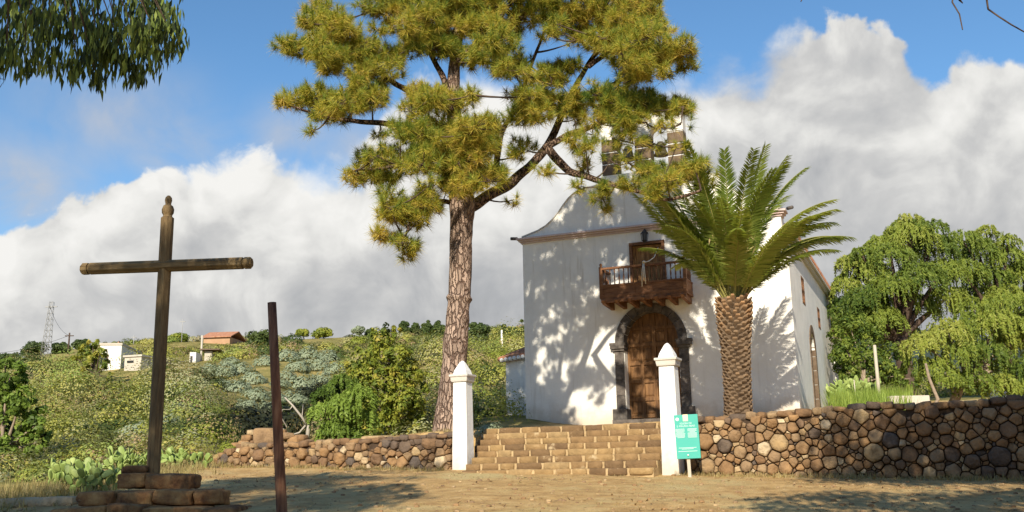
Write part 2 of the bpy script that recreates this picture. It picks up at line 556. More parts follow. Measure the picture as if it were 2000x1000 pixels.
MAT['pepper'] = leafmat('pepper', [(0.05, 0.095, 0.018), (0.13, 0.185, 0.030), (0.235, 0.29, 0.046), (0.34, 0.36, 0.085)], 0.3)
MAT['pepper_bright'] = leafmat('pepper_bright', [(0.07, 0.12, 0.02), (0.19, 0.28, 0.045), (0.34, 0.44, 0.10)], 0.3)
MAT['gum'] = leafmat('gum', [(0.022, 0.035, 0.015), (0.05, 0.075, 0.026), (0.17, 0.23, 0.05), (0.30, 0.36, 0.09)], 0.25, 0.6, 0.15)
MAT['scrub'] = leafmat('scrub', [(0.075, 0.08, 0.03), (0.15, 0.18, 0.045), (0.28, 0.31, 0.055), (0.40, 0.37, 0.10), (0.34, 0.36, 0.21), (0.36, 0.25, 0.14), (0.24, 0.33, 0.075)], 0.25)
MAT['spurge'] = leafmat('spurge', [(0.14, 0.17, 0.10), (0.25, 0.30, 0.20), (0.38, 0.43, 0.32)], 0.2)
MAT['dark_leaf'] = leafmat('dark_leaf', [(0.025, 0.045, 0.014), (0.06, 0.09, 0.022), (0.11, 0.14, 0.035)], 0.2)
MAT['litter'] = leafmat('litter', [(0.10, 0.055, 0.03), (0.22, 0.13, 0.06), (0.42, 0.30, 0.15)], 0.05)
MAT['straw'] = leafmat('straw', [(0.26, 0.20, 0.09), (0.40, 0.32, 0.15), (0.30, 0.28, 0.10)], 0.2)
MAT['cactus'] = leafmat('cactus', [(0.13, 0.20, 0.055), (0.23, 0.32, 0.085), (0.36, 0.43, 0.14)], 0.05, 0.5, 0.3)

# ------------------------------------------------------------------ the lie of the land
PHI = math.radians(22.5)                       # church, steps and walls share one direction
ER = np.array([math.cos(PHI), -math.sin(PHI), 0])
EF = np.array([math.sin(PHI), math.cos(PHI), 0])
OR = np.array([-1.01, 20.0, 0])                # foot of the left gate pillar


def cp(r, f, z):
    return OR + ER * r + EF * f + np.array([0, 0, z])


_rx = [(-200, 712), (0, 704), (60, 697), (130, 684), (200, 674), (300, 669), (400, 666), (560, 664), (700, 657), (800, 654), (900, 650), (1000, 643), (1200, 640), (1700, 560), (2100, 520)]
RU = [ray(*p)[0] / ray(*p)[1] for p in _rx]
RK = [ray(*p)[2] / ray(*p)[1] for p in _rx]
RIDGE = 150.0


def rf(x, y):
    return (x - OR[0]) * ER[0] + (y - OR[1]) * ER[1], (x - OR[0]) * EF[0] + (y - OR[1]) * EF[1]


def edge_x(y):
    return np.interp(y, [8, 12, 14, 18, 20.5, 23], [-7.2, -7.0, -6.9, -6.3, -6.7, -6.9])


def H(x, y):
    x, y = np.asarray(x, float), np.asarray(y, float)
    r, f = rf(x, y)
    u = x / np.maximum(y, 8)
    plaza = 1.13 + 0.062 * (y - 12) - 0.008 * x - 0.035 * np.maximum(6 - y, 0)
    plaza = np.clip(plaza, -1.0, 2.2)
    k = np.interp(u, RU, RK)
    t = np.clip((y - 25) / (RIDGE - 25), 0, 1)
    base = 1.2 + 0.072 * np.clip(y - 13, -6, 10)
    hill = base + (k * RIDGE + EYE - base) * t ** 1.12
    hill = hill + 0.55 * vnoise(np.stack([x / 9, y / 11, 0 * x], -1)) * S((y - 22) / 10) * S((RIDGE + 5 - y) / 30)
    hill = hill + 1.3 * vnoise(np.stack([x / 26, y / 30, 0 * x + 4], -1)) * S((y - 40) / 25) * S((RIDGE - y) / 40)
    hill = hill - np.maximum(y - RIDGE, 0) * 0.16
    gx = np.interp(y, [26, 34, 50, 80], [-6.3, -8.2, -11, -16])
    g = np.exp(-((x - gx) / np.where(x < gx, 1.4, 3.2)) ** 2) * S((y - 25) / 4) * S((85 - y) / 30)
    hill = hill - 2.2 * g
    hill = np.maximum(hill, -25)
    terr = 2.42 + 0.047 * (np.clip(f, 1, 12) - 1) + 0.075 * np.maximum(f - 12, 0) - 0.03 * np.maximum(f - 70, 0)
    behind = 2.16 + (hill - 2.16) * S((f - 1.5) / 8)
    behind = hill + (behind - hill) * S((r + 7.2) / 1.2)
    notch = S((r + .75) / .35) * S((4.75 - r) / .35)
    terr = terr - 1.0 * notch * (1 - S((f - 1.35) / .35)) * (f < 1.75)
    back = behind + (terr - behind) * S((r + 4.2) / 3.6)
    front = hill + (plaza - hill) * S((x - edge_x(y)) / 0.9)
    z = front + (back - front) * S((f - 0.12) / 0.4)
    return z + 0.02 * vnoise(np.stack([x * 1.7, y * 1.7, 0 * x], -1))


def Hs(x, y):
    return float(H(np.array([x]), np.array([y]))[0])


def gp(px, py, y0=9.0, y1=400.0):
    """where the pixel's line of sight meets the ground"""
    d = ray(px, py)
    d = d / d[1]
    ys = np.geomspace(y0, y1, 2500)
    h = H(d[0] * ys, ys) - (d[2] * ys + EYE)
    i = np.argmax(h > 0) if (h > 0).any() else int(np.argmax(h))
    y = ys[i]
    return np.array([d[0] * y, y, Hs(d[0] * y, y)])


def gat(px, Y):
    """on the ground below pixel column px (read at the horizon) at depth Y"""
    d = ray(px, 880)
    x = d[0] / d[1] * Y
    return np.array([x, Y, Hs(x, Y)])


def axis(parts):
    out = []
    for a, b_, st in parts:
        out += list(np.arange(a, b_, st))
    return np.array(out + [parts[-1][1]])


gxs = axis([(-1500, -300, 100), (-300, -100, 12), (-100, -30, 2.5), (-30, -11, 0.6), (-11, 9.5, 0.14), (9.5, 30, 0.7), (30, 100, 3), (100, 300, 15), (300, 1500, 100)])
gys = axis([(-120, -10, 10), (-10, 10, 0.6), (10, 24.5, 0.13), (24.5, 45, 0.4), (45, 90, 1.0), (90, 200, 2.2), (200, 400, 20), (400, 2400, 200)])
X, Y_ = np.meshgrid(gxs, gys)
Z = H(X, Y_)
nx, ny = len(gxs), len(gys)
me = bpy.data.meshes.new('ground')
me.vertices.add(nx * ny)
me.vertices.foreach_set('co', np.stack([X, Y_, Z], -1).astype(np.float32).reshape(-1))
ii = (np.arange(ny - 1)[:, None] * nx + np.arange(nx - 1)).reshape(-1)
q = np.stack([ii, ii + 1, ii + nx + 1, ii + nx], 1).astype(np.int32)
me.loops.add(q.size)
me.loops.foreach_set('vertex_index', q.reshape(-1))
me.polygons.add(len(q))
me.polygons.foreach_set('loop_start', np.arange(0, q.size, 4, dtype=np.int32))
me.polygons.foreach_set('loop_total', np.full(len(q), 4, np.int32))
me.polygons.foreach_set('use_smooth', np.ones(len(q), bool))
me.update()
R_, F_ = rf(X, Y_)
zone = S((X - edge_x(Y_) + 0.4) / 1.2) * (1 - S((F_ - 0.3) / 0.5)) + S((R_ + 4.5) / 3.5) * S((F_ - 0.2) / 0.4) * (1 - S((F_ - 26) / 8))
zone = np.maximum(zone, 0.75 * S((R_ + 7.4) / 1.0) * S((F_ - 0.2) / 0.4) * (1 - S((F_ - 2.0) / 2)))
at_ = me.attributes.new('zone', 'FLOAT', 'POINT')
at_.data.foreach_set('value', zone.astype(np.float32).reshape(-1))
gm, N, P, O = newmat('ground')
tc_ = N.node('ShaderNodeTexCoord')
vec = tc_.outputs['Object']
zn = N.node('ShaderNodeAttribute', attribute_name='zone').outputs['Fac']
n_big = N.noise(vec, 0.55, 5, 0.6)
n_mid = N.noise(vec, 3.2, 8, 0.68)
n_fine = N.noise(vec, 28, 4, 0.7)
dirt = N.ramp(N.step(n_mid, 0.3, 0.7, smooth=False), [(0, (0.31, 0.185, 0.08)), (0.5, (0.50, 0.325, 0.14)), (1, (0.62, 0.45, 0.225))])
dirt = N.mix(N.step(n_big, 0.48, 0.68), dirt, (0.52, 0.41, 0.20))
dirt = N.mix(N.step(n_fine, 0.55, 0.80), dirt, (0.62, 0.48, 0.27))
dirt = N.mix(N.step(N.noise(vec, 11, 5, 0.7), 0.60, 0.72), dirt, (0.17, 0.105, 0.05))
hillc = N.ramp(N.step(N.noise(vec, 0.7, 8, 0.7), 0.3, 0.72, smooth=False), [(0, (0.09, 0.085, 0.03)), (0.4, (0.20, 0.18, 0.06)), (0.65, (0.33, 0.27, 0.10)), (1, (0.45, 0.29, 0.14))])
hillc = N.mix(N.step(n_mid, 0.52, 0.7), hillc, (0.13, 0.13, 0.04))
N.put(P.inputs['Base Color'], N.mix(N.step(W.m('ADD', 0, 0) if False else N.m('ADD', zn, N.m('MULTIPLY', N.m('SUBTRACT', n_mid, 0.5), 0.9)), 0.35, 0.65), hillc, dirt))
P.inputs['Roughness'].default_value = 0.95
P.inputs['Specular IOR Level'].default_value = 0.1
bn = N.node('ShaderNodeBump')
bn.inputs['Strength'].default_value = 0.9
bn.inputs['Distance'].default_value = 0.06
N.put(bn.inputs['Height'], N.m('ADD', N.noise(vec, 6, 8, 0.7), N.m('MULTIPLY', n_fine, 0.5)))
N.put(P.inputs['Normal'], bn.outputs[0])
me.materials.append(gm)
tag(link(bpy.data.objects.new('ground', me)), kind='structure')

# far forested mountain
mx = np.linspace(-900, 1500, 120)
prof = np.interp(mx, [-900, -260, -100, 60, 300, 900, 1500], [20, 120, 225, 205, 240, 200, 60])
prof = prof + 6 * vnoise(np.stack([mx / 40, 0 * mx, 0 * mx], -1)) + 3 * vnoise(np.stack([mx / 9, 0 * mx, 0 * mx + 3], -1))
rows = []
for k_, yy in ((0.0, 1100), (0.45, 1300), (0.8, 1420), (1.0, 1500), (0.7, 1700), (0.0, 2300)):
    rows.append(np.stack([mx, np.full_like(mx, yy), prof * k_ - 20], 1))
mv = np.concatenate(rows)
mfc = [(a * 120 + i, a * 120 + i + 1, (a + 1) * 120 + i + 1, (a + 1) * 120 + i) for a in range(5) for i in range(119)]
MAT['forest'] = surf('forest', [(0.03, 0.045, 0.04), (0.06, 0.085, 0.07)], 0.03, 1.0, 1.0, 0.12, bdist=8)
tag(MB().add(mv, mfc).build('hills', MAT['forest']), kind='structure')


# ------------------------------------------------------------------ stone work
def _cube_sphere(lin):
    lin = np.array(lin, float)
    n = len(lin) - 1
    vid, verts, faces = {}, [], []

    def vi(p):
        key = tuple(np.round(p, 5))
        if key not in vid:
            vid[key] = len(verts)
            verts.append(p)
        return vid[key]
    for ax in range(3):
        for sg in (-1, 1):
            for i in range(n):
                for j in range(n):
                    qd = []
                    for a, b_ in ((i, j), (i + 1, j), (i + 1, j + 1), (i, j + 1)):
                        p = [0, 0, 0]
                        p[ax] = sg
                        p[(ax + 1) % 3] = lin[a]
                        p[(ax + 2) % 3] = lin[b_]
                        qd.append(vi(np.array(p, float)))
                    faces.append(tuple(qd) if sg > 0 else tuple(reversed(qd)))
    return np.array(verts), faces


CS3, CS5 = _cube_sphere([-1, -.8, 0, .8, 1]), _cube_sphere([-1, -.9, -.55, -.15, .2, .6, .9, 1])


def stone(mb, c, d, rz=0.0, k=6.0, rough=0.08, tint=None, hi=False, rng=RNG, tilt=0.0):
    """a rounded, uneven block"""
    v, f = CS5 if hi else CS3
    v = v.copy()
    nrm = (np.abs(v) ** k).sum(1) ** (1 / k)
    v = v / nrm[:, None]
    seed = rng.uniform(0, 100, 3)
    v = v * (1 + rough * fbm(v * 1.3 + seed, 3)[:, None] + (.035 * fbm(v * 4 + seed, 2)[:, None] if hi else 0))
    v = v * np.asarray(d, float) / 2
    if tilt:
        a = rng.uniform(-tilt, tilt, 2)
        v = v @ np.array(Matrix.Rotation(a[0], 3, 'X') @ Matrix.Rotation(a[1], 3, 'Y')).T
    cz, sz = math.cos(rz), math.sin(rz)
    v = v @ np.array([(cz, -sz, 0), (sz, cz, 0), (0, 0, 1)]).T + np.asarray(c, float)
    mb.add(v, f, rng.uniform(0, 1) if tint is None else tint, smooth=True)


def clip_poly(poly, a, b_, c_):
    out = []
    for i in range(len(poly)):
        p, q_ = poly[i], poly[(i + 1) % len(poly)]
        dp, dq = a * p[0] + b_ * p[1] - c_, a * q_[0] + b_ * q_[1] - c_
        if dp <= 0:
            out.append(p)
        if dp * dq < 0:
            t = dp / (dp - dq)
            out.append((p[0] + t * (q_[0] - p[0]), p[1] + t * (q_[1] - p[1])))
    return out


def rubble_wall(name, label, cat, s0, s1, zb, zt, f0, thick, cell, seed, dark=lambda s, z: 0.0):
    """dry stone wall along ER from s0 to s1; zb, zt: height functions of s; the face looks to -EF at f0"""
    rng = np.random.default_rng(seed)
    mb, core = MB(), MB()
    pts, rads = [], []
    hmax = max(zt(s) for s in np.linspace(s0, s1, 9)) + 0.1
    hmin = min(zb(s) for s in np.linspace(s0, s1, 9)) - 0.12
    for rr, tries, dens in ((cell * .74, 900, .10), (cell * .56, 2600, .5), (cell * .42, 5000, 1), (cell * .30, 9000, 1), (cell * .19, 9000, 1), (cell * .12, 5000, .5)):
        lim = dens * (s1 - s0) * (hmax - hmin) / (3.14 * rr * rr)
        got = 0
        for _ in range(tries):
            c_ = np.array([rng.uniform(s0 - .1, s1 + .1), rng.uniform(hmin - .1, hmax + .05) - (.25 * rng.uniform() * (hmax - hmin) if rr > cell * .7 else 0)])
            r_ = rr * rng.uniform(.85, 1.15)
            if pts:
                Q = np.array(pts)
                if (np.hypot((Q[:, 0] - c_[0]) * .88, Q[:, 1] - c_[1]) < (np.array(rads) + r_) * rng.uniform(.66, .92)).any():
                    continue
            pts.append(c_)
            rads.append(r_)
            got += 1
            if got > lim:
                break
    P, RD = np.array(pts), np.array(rads)
    for i, p in enumerate(P):
        if not (s0 - .02 < p[0] < s1 + .02):
            continue
        if p[1] > zt(p[0]) - .02 or p[1] < zb(p[0]) - 0.2:
            continue
        d = np.hypot(*(P - p).T)
        B_ = 3 * cell
        poly = [(p[0] - B_, p[1] - B_), (p[0] + B_, p[1] - B_), (p[0] + B_, p[1] + B_), (p[0] - B_, p[1] + B_)]
        for j in np.argsort(d - RD)[:22]:
            if j == i:
                continue
            n_ = P[j] - p
            poly = clip_poly(poly, n_[0], n_[1], (P[j] @ P[j] - p @ p + RD[i] ** 2 - RD[j] ** 2) / 2)
            if len(poly) < 3:
                break
        if len(poly) < 3:
            continue
        for a, b_, c_ in ((1, 0, s1), (-1, 0, -s0), (0, 1, zt(p[0]) + rng.uniform(-.02, .05))):
            poly = clip_poly(poly, a, b_, c_)
        if len(poly) < 3:
            continue
        A = np.array(poly)
        for cut in (.07, .16):                            # round the corners
            B = np.roll(A, -1, 0)
            A = np.stack([A * (1 - cut) + B * cut, A * cut + B * (1 - cut)], 1).reshape(-1, 2)
            if len(A) > 40:
                break
        cen = A.mean(0)
        ext = np.ptp(A, 0)
        if min(ext) < 0.03:
            continue
        gap = 0.003 + rng.uniform(0, .006)
        rad = np.hypot(*(A - cen).T)
        A = cen + (A - cen) * ((rad - gap) / rad)[:, None].clip(0.3, 1)
        bulge = 0.058 * min(1.3, min(ext) / cell) * rng.uniform(.6, 1.2)
        off = rng.uniform(-.035, .03)
        tl = rng.uniform(-.22, .22, 2)
        m_ = len(A)
        vs = []
        for sc_, dp in ((1.0, 0.14), (0.99, 0.035), (0.965, -0.35 * bulge), (0.87, -0.85 * bulge), (0.50, -bulge)):
            for a in A:
                qd = cen + (a - cen) * sc_
                dd = dp + off + (qd - cen) @ tl + (0.03 * float(fbm(np.array([qd[0] * 8, qd[1] * 8, seed + i * 1.7]), 2)) if dp < 0.1 else 0)
                vs.append(cp(qd[0], f0 + float(dd), qd[1]))
        vs.append(cp(cen[0], f0 + off - bulge * 1.02, cen[1]))
        fs = [(k * m_ + a, k * m_ + (a + 1) % m_, (k + 1) * m_ + (a + 1) % m_, (k + 1) * m_ + a) for k in range(4) for a in range(m_)]
        fs += [(4 * m_ + a, 4 * m_ + (a + 1) % m_, 5 * m_) for a in range(m_)]
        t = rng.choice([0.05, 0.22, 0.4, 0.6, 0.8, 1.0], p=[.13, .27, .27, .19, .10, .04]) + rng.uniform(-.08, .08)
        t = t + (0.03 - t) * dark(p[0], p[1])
        mb.add(np.array(vs), fs, float(np.clip(t, 0, 1)), smooth=True)
    s = s0 + 0.1
    while s < s1 - .1:                                    # loose coping stones on top
        w = rng.uniform(.14, .34)
        for k in (0, 1):
            t = rng.uniform(0, .75)
            h_ = rng.uniform(.09, .16)
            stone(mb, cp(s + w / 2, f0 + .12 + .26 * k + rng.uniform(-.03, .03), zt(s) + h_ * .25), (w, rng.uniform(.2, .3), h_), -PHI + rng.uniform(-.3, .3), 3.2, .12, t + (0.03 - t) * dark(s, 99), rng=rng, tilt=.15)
        s += w * 0.92
    nseg = 14
    ss = np.linspace(s0 + .03, s1 - .03, nseg)
    top_ = [(q, zt(q) - .03) for q in ss]
    bot = [(q, zb(q) - .25) for q in ss[::-1]]
    core.prism(lambda a, z, d: cp(a, d, z), bot + top_, f0 + .075, f0 + thick)
    root = empty(name, cp((s0 + s1) / 2, f0, zb((s0 + s1) / 2)), label, cat)
    mb.build('stone_facing', MAT['rubble'], root, recalc=False)
    core.build('core', MAT['gap'], root)
    return root


def plz(r, f=-0.2):
    p = cp(r, f, 0)
    return Hs(p[0], p[1])


def right_top(s):
    return float(np.interp(s, [4.5, 6.4, 7.5, 8.4, 9.2, 10.0, 11.0], [2.40, 2.47, 2.54, 2.50, 2.52, 2.57, 2.6]))


rubble_wall('dry_stone_wall', 'long head-high dry stone wall of brown boulders behind the turquoise sign', 'wall', 4.45, 12.5,
            lambda s: plz(s), right_top, -0.06, 0.6, 0.215, 3)
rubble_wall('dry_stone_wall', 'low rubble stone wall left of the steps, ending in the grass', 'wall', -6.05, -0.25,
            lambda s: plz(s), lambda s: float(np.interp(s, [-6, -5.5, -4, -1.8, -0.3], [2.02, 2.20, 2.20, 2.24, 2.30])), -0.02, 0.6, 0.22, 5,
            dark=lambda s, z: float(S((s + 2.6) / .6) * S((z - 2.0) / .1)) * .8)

# tumbled stones on the far end of the low wall
hp = empty('stone_heap', at(525, 862, 22.6), 'tumbled stones and one big square block heaped behind the low wall end', 'stone heap')
mb = MB()
stone(mb, at(520, 852, 22.5), (.55, .35, .36), .2, 7, .05, .55, hi=True)
for px, py, w, h_, t in ((484, 856, .26, .16, .3), (492, 845, .24, .13, .85), (478, 866, .30, .16, .45), (462, 872, .28, .2, .35), (500, 866, .3, .14, .2), (545, 866, .32, .16, .5), (560, 852, .34, .17, .55), (575, 862, .3, .2, .4), (588, 856, .3, .18, .3), (600, 864, .26, .14, .6), (508, 842, .22, .1, .6), (552, 843, .2, .1, .4)):
    stone(mb, at(px, py, 22.7), (w, .26, h_), RNG.uniform(-.4, .4), 3.5, .14, t)
mb.build('stones', MAT['rubble'], hp)
hp2 = empty('stone_slab', gat(700, 22.6), 'flat grey slab lying on the grass behind the low wall', 'stone')
mb = MB()
stone(mb, at(738, 856, 22.4), (.75, .3, .12), -.2, 5, .1, .75)
mb.build('slab', MAT['rubble'], hp2)

# ---- steps
st = empty('stone_steps', cp(2.1, -.6, 1.55), 'broad flight of mortared brown stone steps climbing between two white pillars', 'steps')
rng = np.random.default_rng(11)
z0, RISE, TREAD, F0 = plz(2.0, -.8) - .02, 0.122, 0.29, -0.75
for k in range(8):
    fr = F0 + TREAD * k
    ra = max(0.28 - 0.05 * k, 0.215) if k < 4 else 0.0 - 0.06 * (k - 4)
    rb = 4.0 if k < 4 else 4.3
    zt_ = z0 + RISE * (k + 1)
    mb, mo = MB(), MB()
    s = ra
    while s < rb - .08:
        w = min(rng.uniform(.30, .62), rb - s)
        if rb - s - w < .12:
            w = rb - s
        stone(mb, cp(s + w / 2, fr + .16 + rng.uniform(-.012, .012), zt_ - RISE / 2 - .012), (w - .035, .34, RISE + .012 + rng.uniform(-.012, .012)), -PHI + rng.uniform(-.03, .03), 11, .055, rng.uniform(.1, .75), rng=rng)
        s += w
    stp = mb.build('step', MAT['stepstone'], st)
    ln = F0 + TREAD * 8 + .5 - fr
    mo.box(cp((ra + rb) / 2, fr + .022 + ln / 2, (z0 - .3 + zt_ - .016) / 2), (rb - ra - .02 - .006 * k, ln - .003 * k, zt_ - .016 - z0 + .3), -PHI)
    mo.build('mortar', MAT['mortar'], stp)

# ---- kerb in front of the church
kb = empty('stone_kerb', cp(0, 10.9, 2.8), 'pale course of stone along the foot of the church front', 'kerb')
mb = MB()
s = -3.4
while s < 5.2:
    w = rng.uniform(.45, .9)
    zz = 2.86 + .016 * (s + 3.4)
    stone(mb, cp(s + w / 2, 11.0, zz - .09), (w - .03, .4, .22), -PHI, 7, .05, rng.uniform(.35, 1.0), rng=rng)
    s += w
mb.build('blocks', MAT['stepstone'], kb)


# ---- gate pillars
def pillar(c, h, label, rz):
    g = empty('gate_pillar', c, label, 'pillar', 'pillars at the foot of the steps', rz)
    x, y, z = c
    w = .315
    R = np.array(Matrix.Rotation(rz, 3, 'Z'))

    def ring(mb, zs, tint=.5):
        vs, fs = [], []
        for zz, hw in zs:
            vs += [np.array(c) + R @ np.array([a * hw, b_ * hw, zz]) for a, b_ in ((-1, -1), (1, -1), (1, 1), (-1, 1))]
        for k in range(len(zs) - 1):
            fs += [(4 * k + i, 4 * k + (i + 1) % 4, 4 * k + 4 + (i + 1) % 4, 4 * k + 4 + i) for i in range(4)]
        fs += [(3, 2, 1, 0), tuple(4 * (len(zs) - 1) + i for i in range(4))]
        mb.add(np.array(vs), fs, tint)
    a, b_, c_ = MB(), MB(), MB()
    ring(a, [(-.25, w / 2 + .01), (h - .43, w / 2 - .015)])
    ring(b_, [(h - .43, w / 2 + .012), (h - .40, w / 2 + .02), (h - .33, w / 2 + .03), (h - .325, w / 2 + .05), (h - .28, w / 2 + .05), (h - .275, w / 2 - .02)])
    ring(c_, [(h - .28, w / 2 - .01), (h - .2, w / 2 - .03), (h - .04, .05), (h, .015)])
    for m2, nm, mt in ((a, 'shaft', 'pillarwash'), (b_, 'moulding', 'cap'), (c_, 'pyramid_cap', 'whitewash')):
        o = m2.build(nm, MAT[mt], g)
        bv = o.modifiers.new('soft', 'BEVEL')
        bv.width, bv.segments, bv.limit_method = .012, 2, 'ANGLE'


pl = at(905, 918, 20)
pillar((pl[0], pl[1], pl[2]), 2.14, 'white pillar with pyramid cap left of the steps, in front of the pine trunk', -PHI - .03)
pr = at(1315, 910, 18.2)
pillar((pr[0], pr[1], pr[2]), 2.20, 'white pillar with pyramid cap right of the steps, partly behind the turquoise sign', -PHI - .03)

# ------------------------------------------------------------------ church
A0 = np.array([0.361, 32.6, 0.0])              # left foot of the front


def ch(s, z, d=0.0):
    """s along the front, z up, d into the building"""
    return A0 + ER * s + EF * d + np.array([0, 0, z])


CW, CL, ZB, ZE = 8.45, 14.2, 2.92, 8.75
church = empty('church', ch(0, ZB), 'white village church with curved gable, balcony over its arched door and bell wall', 'church')


def arc(cx, cz, r, a0=180, a1=0, n=20, rz=None):
    return [(cx + r * math.cos(math.radians(a0 + (a1 - a0) * i / n)), cz + (rz or r) * math.sin(math.radians(a0 + (a1 - a0) * i / n))) for i in range(n + 1)]


DC = 4.24                                        # door axis
DOOR = [(DC + .87, 2.5), (DC + .87, 5.5)] + arc(DC, 5.5, .87, 0, 180, 18, .93) + [(DC - .87, 5.5), (DC - .87, 2.5)]
DOOR = [p for i, p in enumerate(DOOR) if i == 0 or p != DOOR[i - 1]]
half = [(-.02, 9.24), (.55, 9.40), (.85, 9.54), (1.1, 9.74), (1.3, 9.95), (1.48, 10.18), (1.66, 10.38), (1.85, 10.52), (2.05, 10.61), (2.25, 10.66), (2.83, 10.70)]
outl = [(0, 2.5)] + [(0, 9.2)] + half + [(CW - s, z) for s, z in reversed(half)] + [(CW, 9.2), (CW, 2.5)] + DOOR
BD = (3.76, 4.74, 7.0, 8.57)
win_hole = [(BD[0], BD[2]), (BD[1], BD[2]), (BD[1], BD[3]), (BD[0], BD[3])]
mb = MB()
mb.prism(ch, outl, 0.0, 0.62, [win_hole])
front = mb.build('front_wall', MAT['plaster'], church)

# side and back walls, with openings in the right-hand one
def side(P3, outline, d0, d1, holes):
    m2 = MB()
    m2.prism(P3, outline, d0, d1, holes)
    return m2


def rw(f, z, d):
    return ch(CW - d, z, f)


SW = [(0.75, 1.45, 6.85, 7.85), (4.1, 4.9, 6.95, 7.90), (8.8, 9.6, 6.70, 7.50)]
holes = [[(a, c_), (b_, c_), (b_, d_), (a, d_)] for a, b_, c_, d_ in SW]
SD = [(6.75, 2.6), (6.75, 5.55)] + arc(6.1, 5.55, .65, 0, 180, 12) + [(5.45, 5.55), (5.45, 2.6)]
SD = [p for i, p in enumerate(SD) if i == 0 or p != SD[i - 1]]
sw = MB()
sw.prism(rw, [(.62, 2.5), (.62, 6.6), (CL, 6.6), (CL, 2.5)] + SD, 0.0, .6)
for (fa, fb), hl in zip(((.62, 2.7), (2.7, 7.0), (7.0, CL)), holes):
    if fa == .62:
        hl = [(max(p[0], .75), p[1]) for p in hl]
    sw.prism(rw, [(fa, 6.6), (fb, 6.6), (fb, ZE), (fa, ZE)], 0.0, .6, [hl])
sw.build('side_wall', MAT['plaster'], church)
side(lambda f, z, d: ch(d, z, f), [(.62, 2.4), (.62, ZE), (CL, ZE), (CL, 2.4)], 0, .6, []).build('side_wall', MAT['plaster'], church)
mb = MB()
mb.prism(lambda s, z, d: ch(s, z, CL - .6 + d), [(.6, 2.4), (CW - .6, 2.4), (CW - .6, ZE), (CW / 2, 10.2), (.6, ZE)], 0, .6)
mb.build('back_wall', MAT['plaster'], church)
mb = MB()
mb.box(ch(CW + .06, 5.2, .32), (.14, .62, 5.2), -PHI)
mb.build('corner_buttress', MAT['plaster'], church)
# roof
mb = MB()
for sg in (-1, 1):
    for t in np.arange(0, CL - .35, .28):
        e, rdg = (CW / 2 + sg * (CW / 2 + .22), 8.80), (CW / 2 + sg * .03, 10.45)
        pts_ = [ch(e[0] + (rdg[0] - e[0]) * q, e[1] + (rdg[1] - e[1]) * q, .66 + t + .14) for q in (0, .5, 1)]
        mb.tube(pts_, .09, 7, .5)
mb.prism(lambda s, z, d: ch(s, z, d), [(-.20, 8.76), (CW / 2, 10.38), (CW + .20, 8.76), (CW + .20, 8.82), (CW / 2, 10.46), (-.20, 8.82)], .64, CL + .25)
roof = mb.build('roof', MAT['tile'], church)
mb = MB()
mb.box(ch(CW + .1, 8.70, .64 + (CL - .4) / 2), (.24, CL - .4, .07), -PHI)
mb.box(ch(CW + .06, 8.62, .64 + (CL - .4) / 2), (.14, CL - .4, .08), -PHI)
mb.build('eave_moulding', MAT['cap'], roof)
# cornice across the front, turned round the left corner
mb = MB()
for z0_, z1_, o_ in ((9.02, 9.08, .05), (9.083, 9.14, .11), (9.143, 9.20, .17)):
    mb.box(ch(CW / 2, (z0_ + z1_) / 2, .2 - o_ / 2), (CW + 2 * o_, .4 + o_, z1_ - z0_), -PHI)
cor = mb.build('cornice', MAT['cornice'], church)
mb = MB()
for x in (-.21, CW + .21):
    mb = MB()
    mb.tube([ch(x, 9.24, .05), ch(x + (.16 if x > 0 else -.16), 9.22, -.12)], .055, 8, .5)
    mb.build('water_spout', MAT['darkstone'], church)
# coping on the curved gable
mb = MB()
full = half + [(CW - s, z) for s, z in reversed(half)]
for (a, za), (b_, zb_) in zip(full[:-1], full[1:]):
    mb.prism(ch, [(a, za + .003), (b_, zb_ + .003), (b_, zb_ + .045), (a, za + .045)], -.03, .66)
mb.build('gable_coping', MAT['cap'], church)
# bell wall
mb, bands, tops = MB(), MB(), MB()
bw = [(2.85, 3.37), (3.98, 4.50), (5.07, 5.59)]
mb2 = MB()
mb2.prism(ch, [(2.83, 10.70), (2.83, 11.02), (5.61, 11.02), (5.61, 10.70)], .05, .6)
mb2.prism(ch, [(2.85, 12.25)] + arc(3.675, 12.25, .30, 180, 0, 12)[0:] + arc(4.785, 12.25, .285, 180, 0, 12) + [(5.59, 12.25), (5.59, 12.98), (4.9, 12.98), (4.6, 13.35), (3.84, 13.35), (3.5, 12.98), (2.85, 12.98)], .1, .55)
bell_wall = mb2.build('bell_wall', MAT['plaster'], church)
for a, b_ in bw:
    mb, bands = MB(), MB()
    z = 11.02
    while z < 12.24:
        h_ = min(.40, 12.25 - z)
        mb.box(ch((a + b_) / 2, z + h_ / 2, .325), (b_ - a, .47, h_ - .05), -PHI, RNG.uniform(0, 1))
        MB().box(ch((a + b_) / 2, z + h_ - .025, .325), (b_ - a - .01, .46, .05), -PHI).build('joint_band', MAT['whitewash'], bell_wall)
        z += h_
    mb.build('stone_pier', MAT['brownstone'], bell_wall)
tops.box(ch(4.22, 13.02, .325), (3.0, .62, .07), -PHI)
tops.box(ch(4.22, 13.40, .325), (.95, .6, .09), -PHI)
tops.build('cornice', MAT['brownstone'], bell_wall)
for s, z in ((3.05, 13.05), (5.35, 13.05), (4.22, 13.44)):
    tops = MB()
    tops.lathe(ch(s, z, .325), [(.12, 0), (.13, .1), (.07, .16), (.14, .28), (.12, .4), (.03, .5), (.0, .52)], 10)
    tops.build('pinnacle', MAT['brownstone'], bell_wall)
for s in (3.675, 4.785):
    m2 = MB().lathe(ch(s, 11.55, .33), [(.25, 0), (.22, .06), (.17, .2), (.15, .36), (.08, .46), (.0, .48)], 14)
    bl = m2.build('bell', MAT['bronze'], bell_wall)
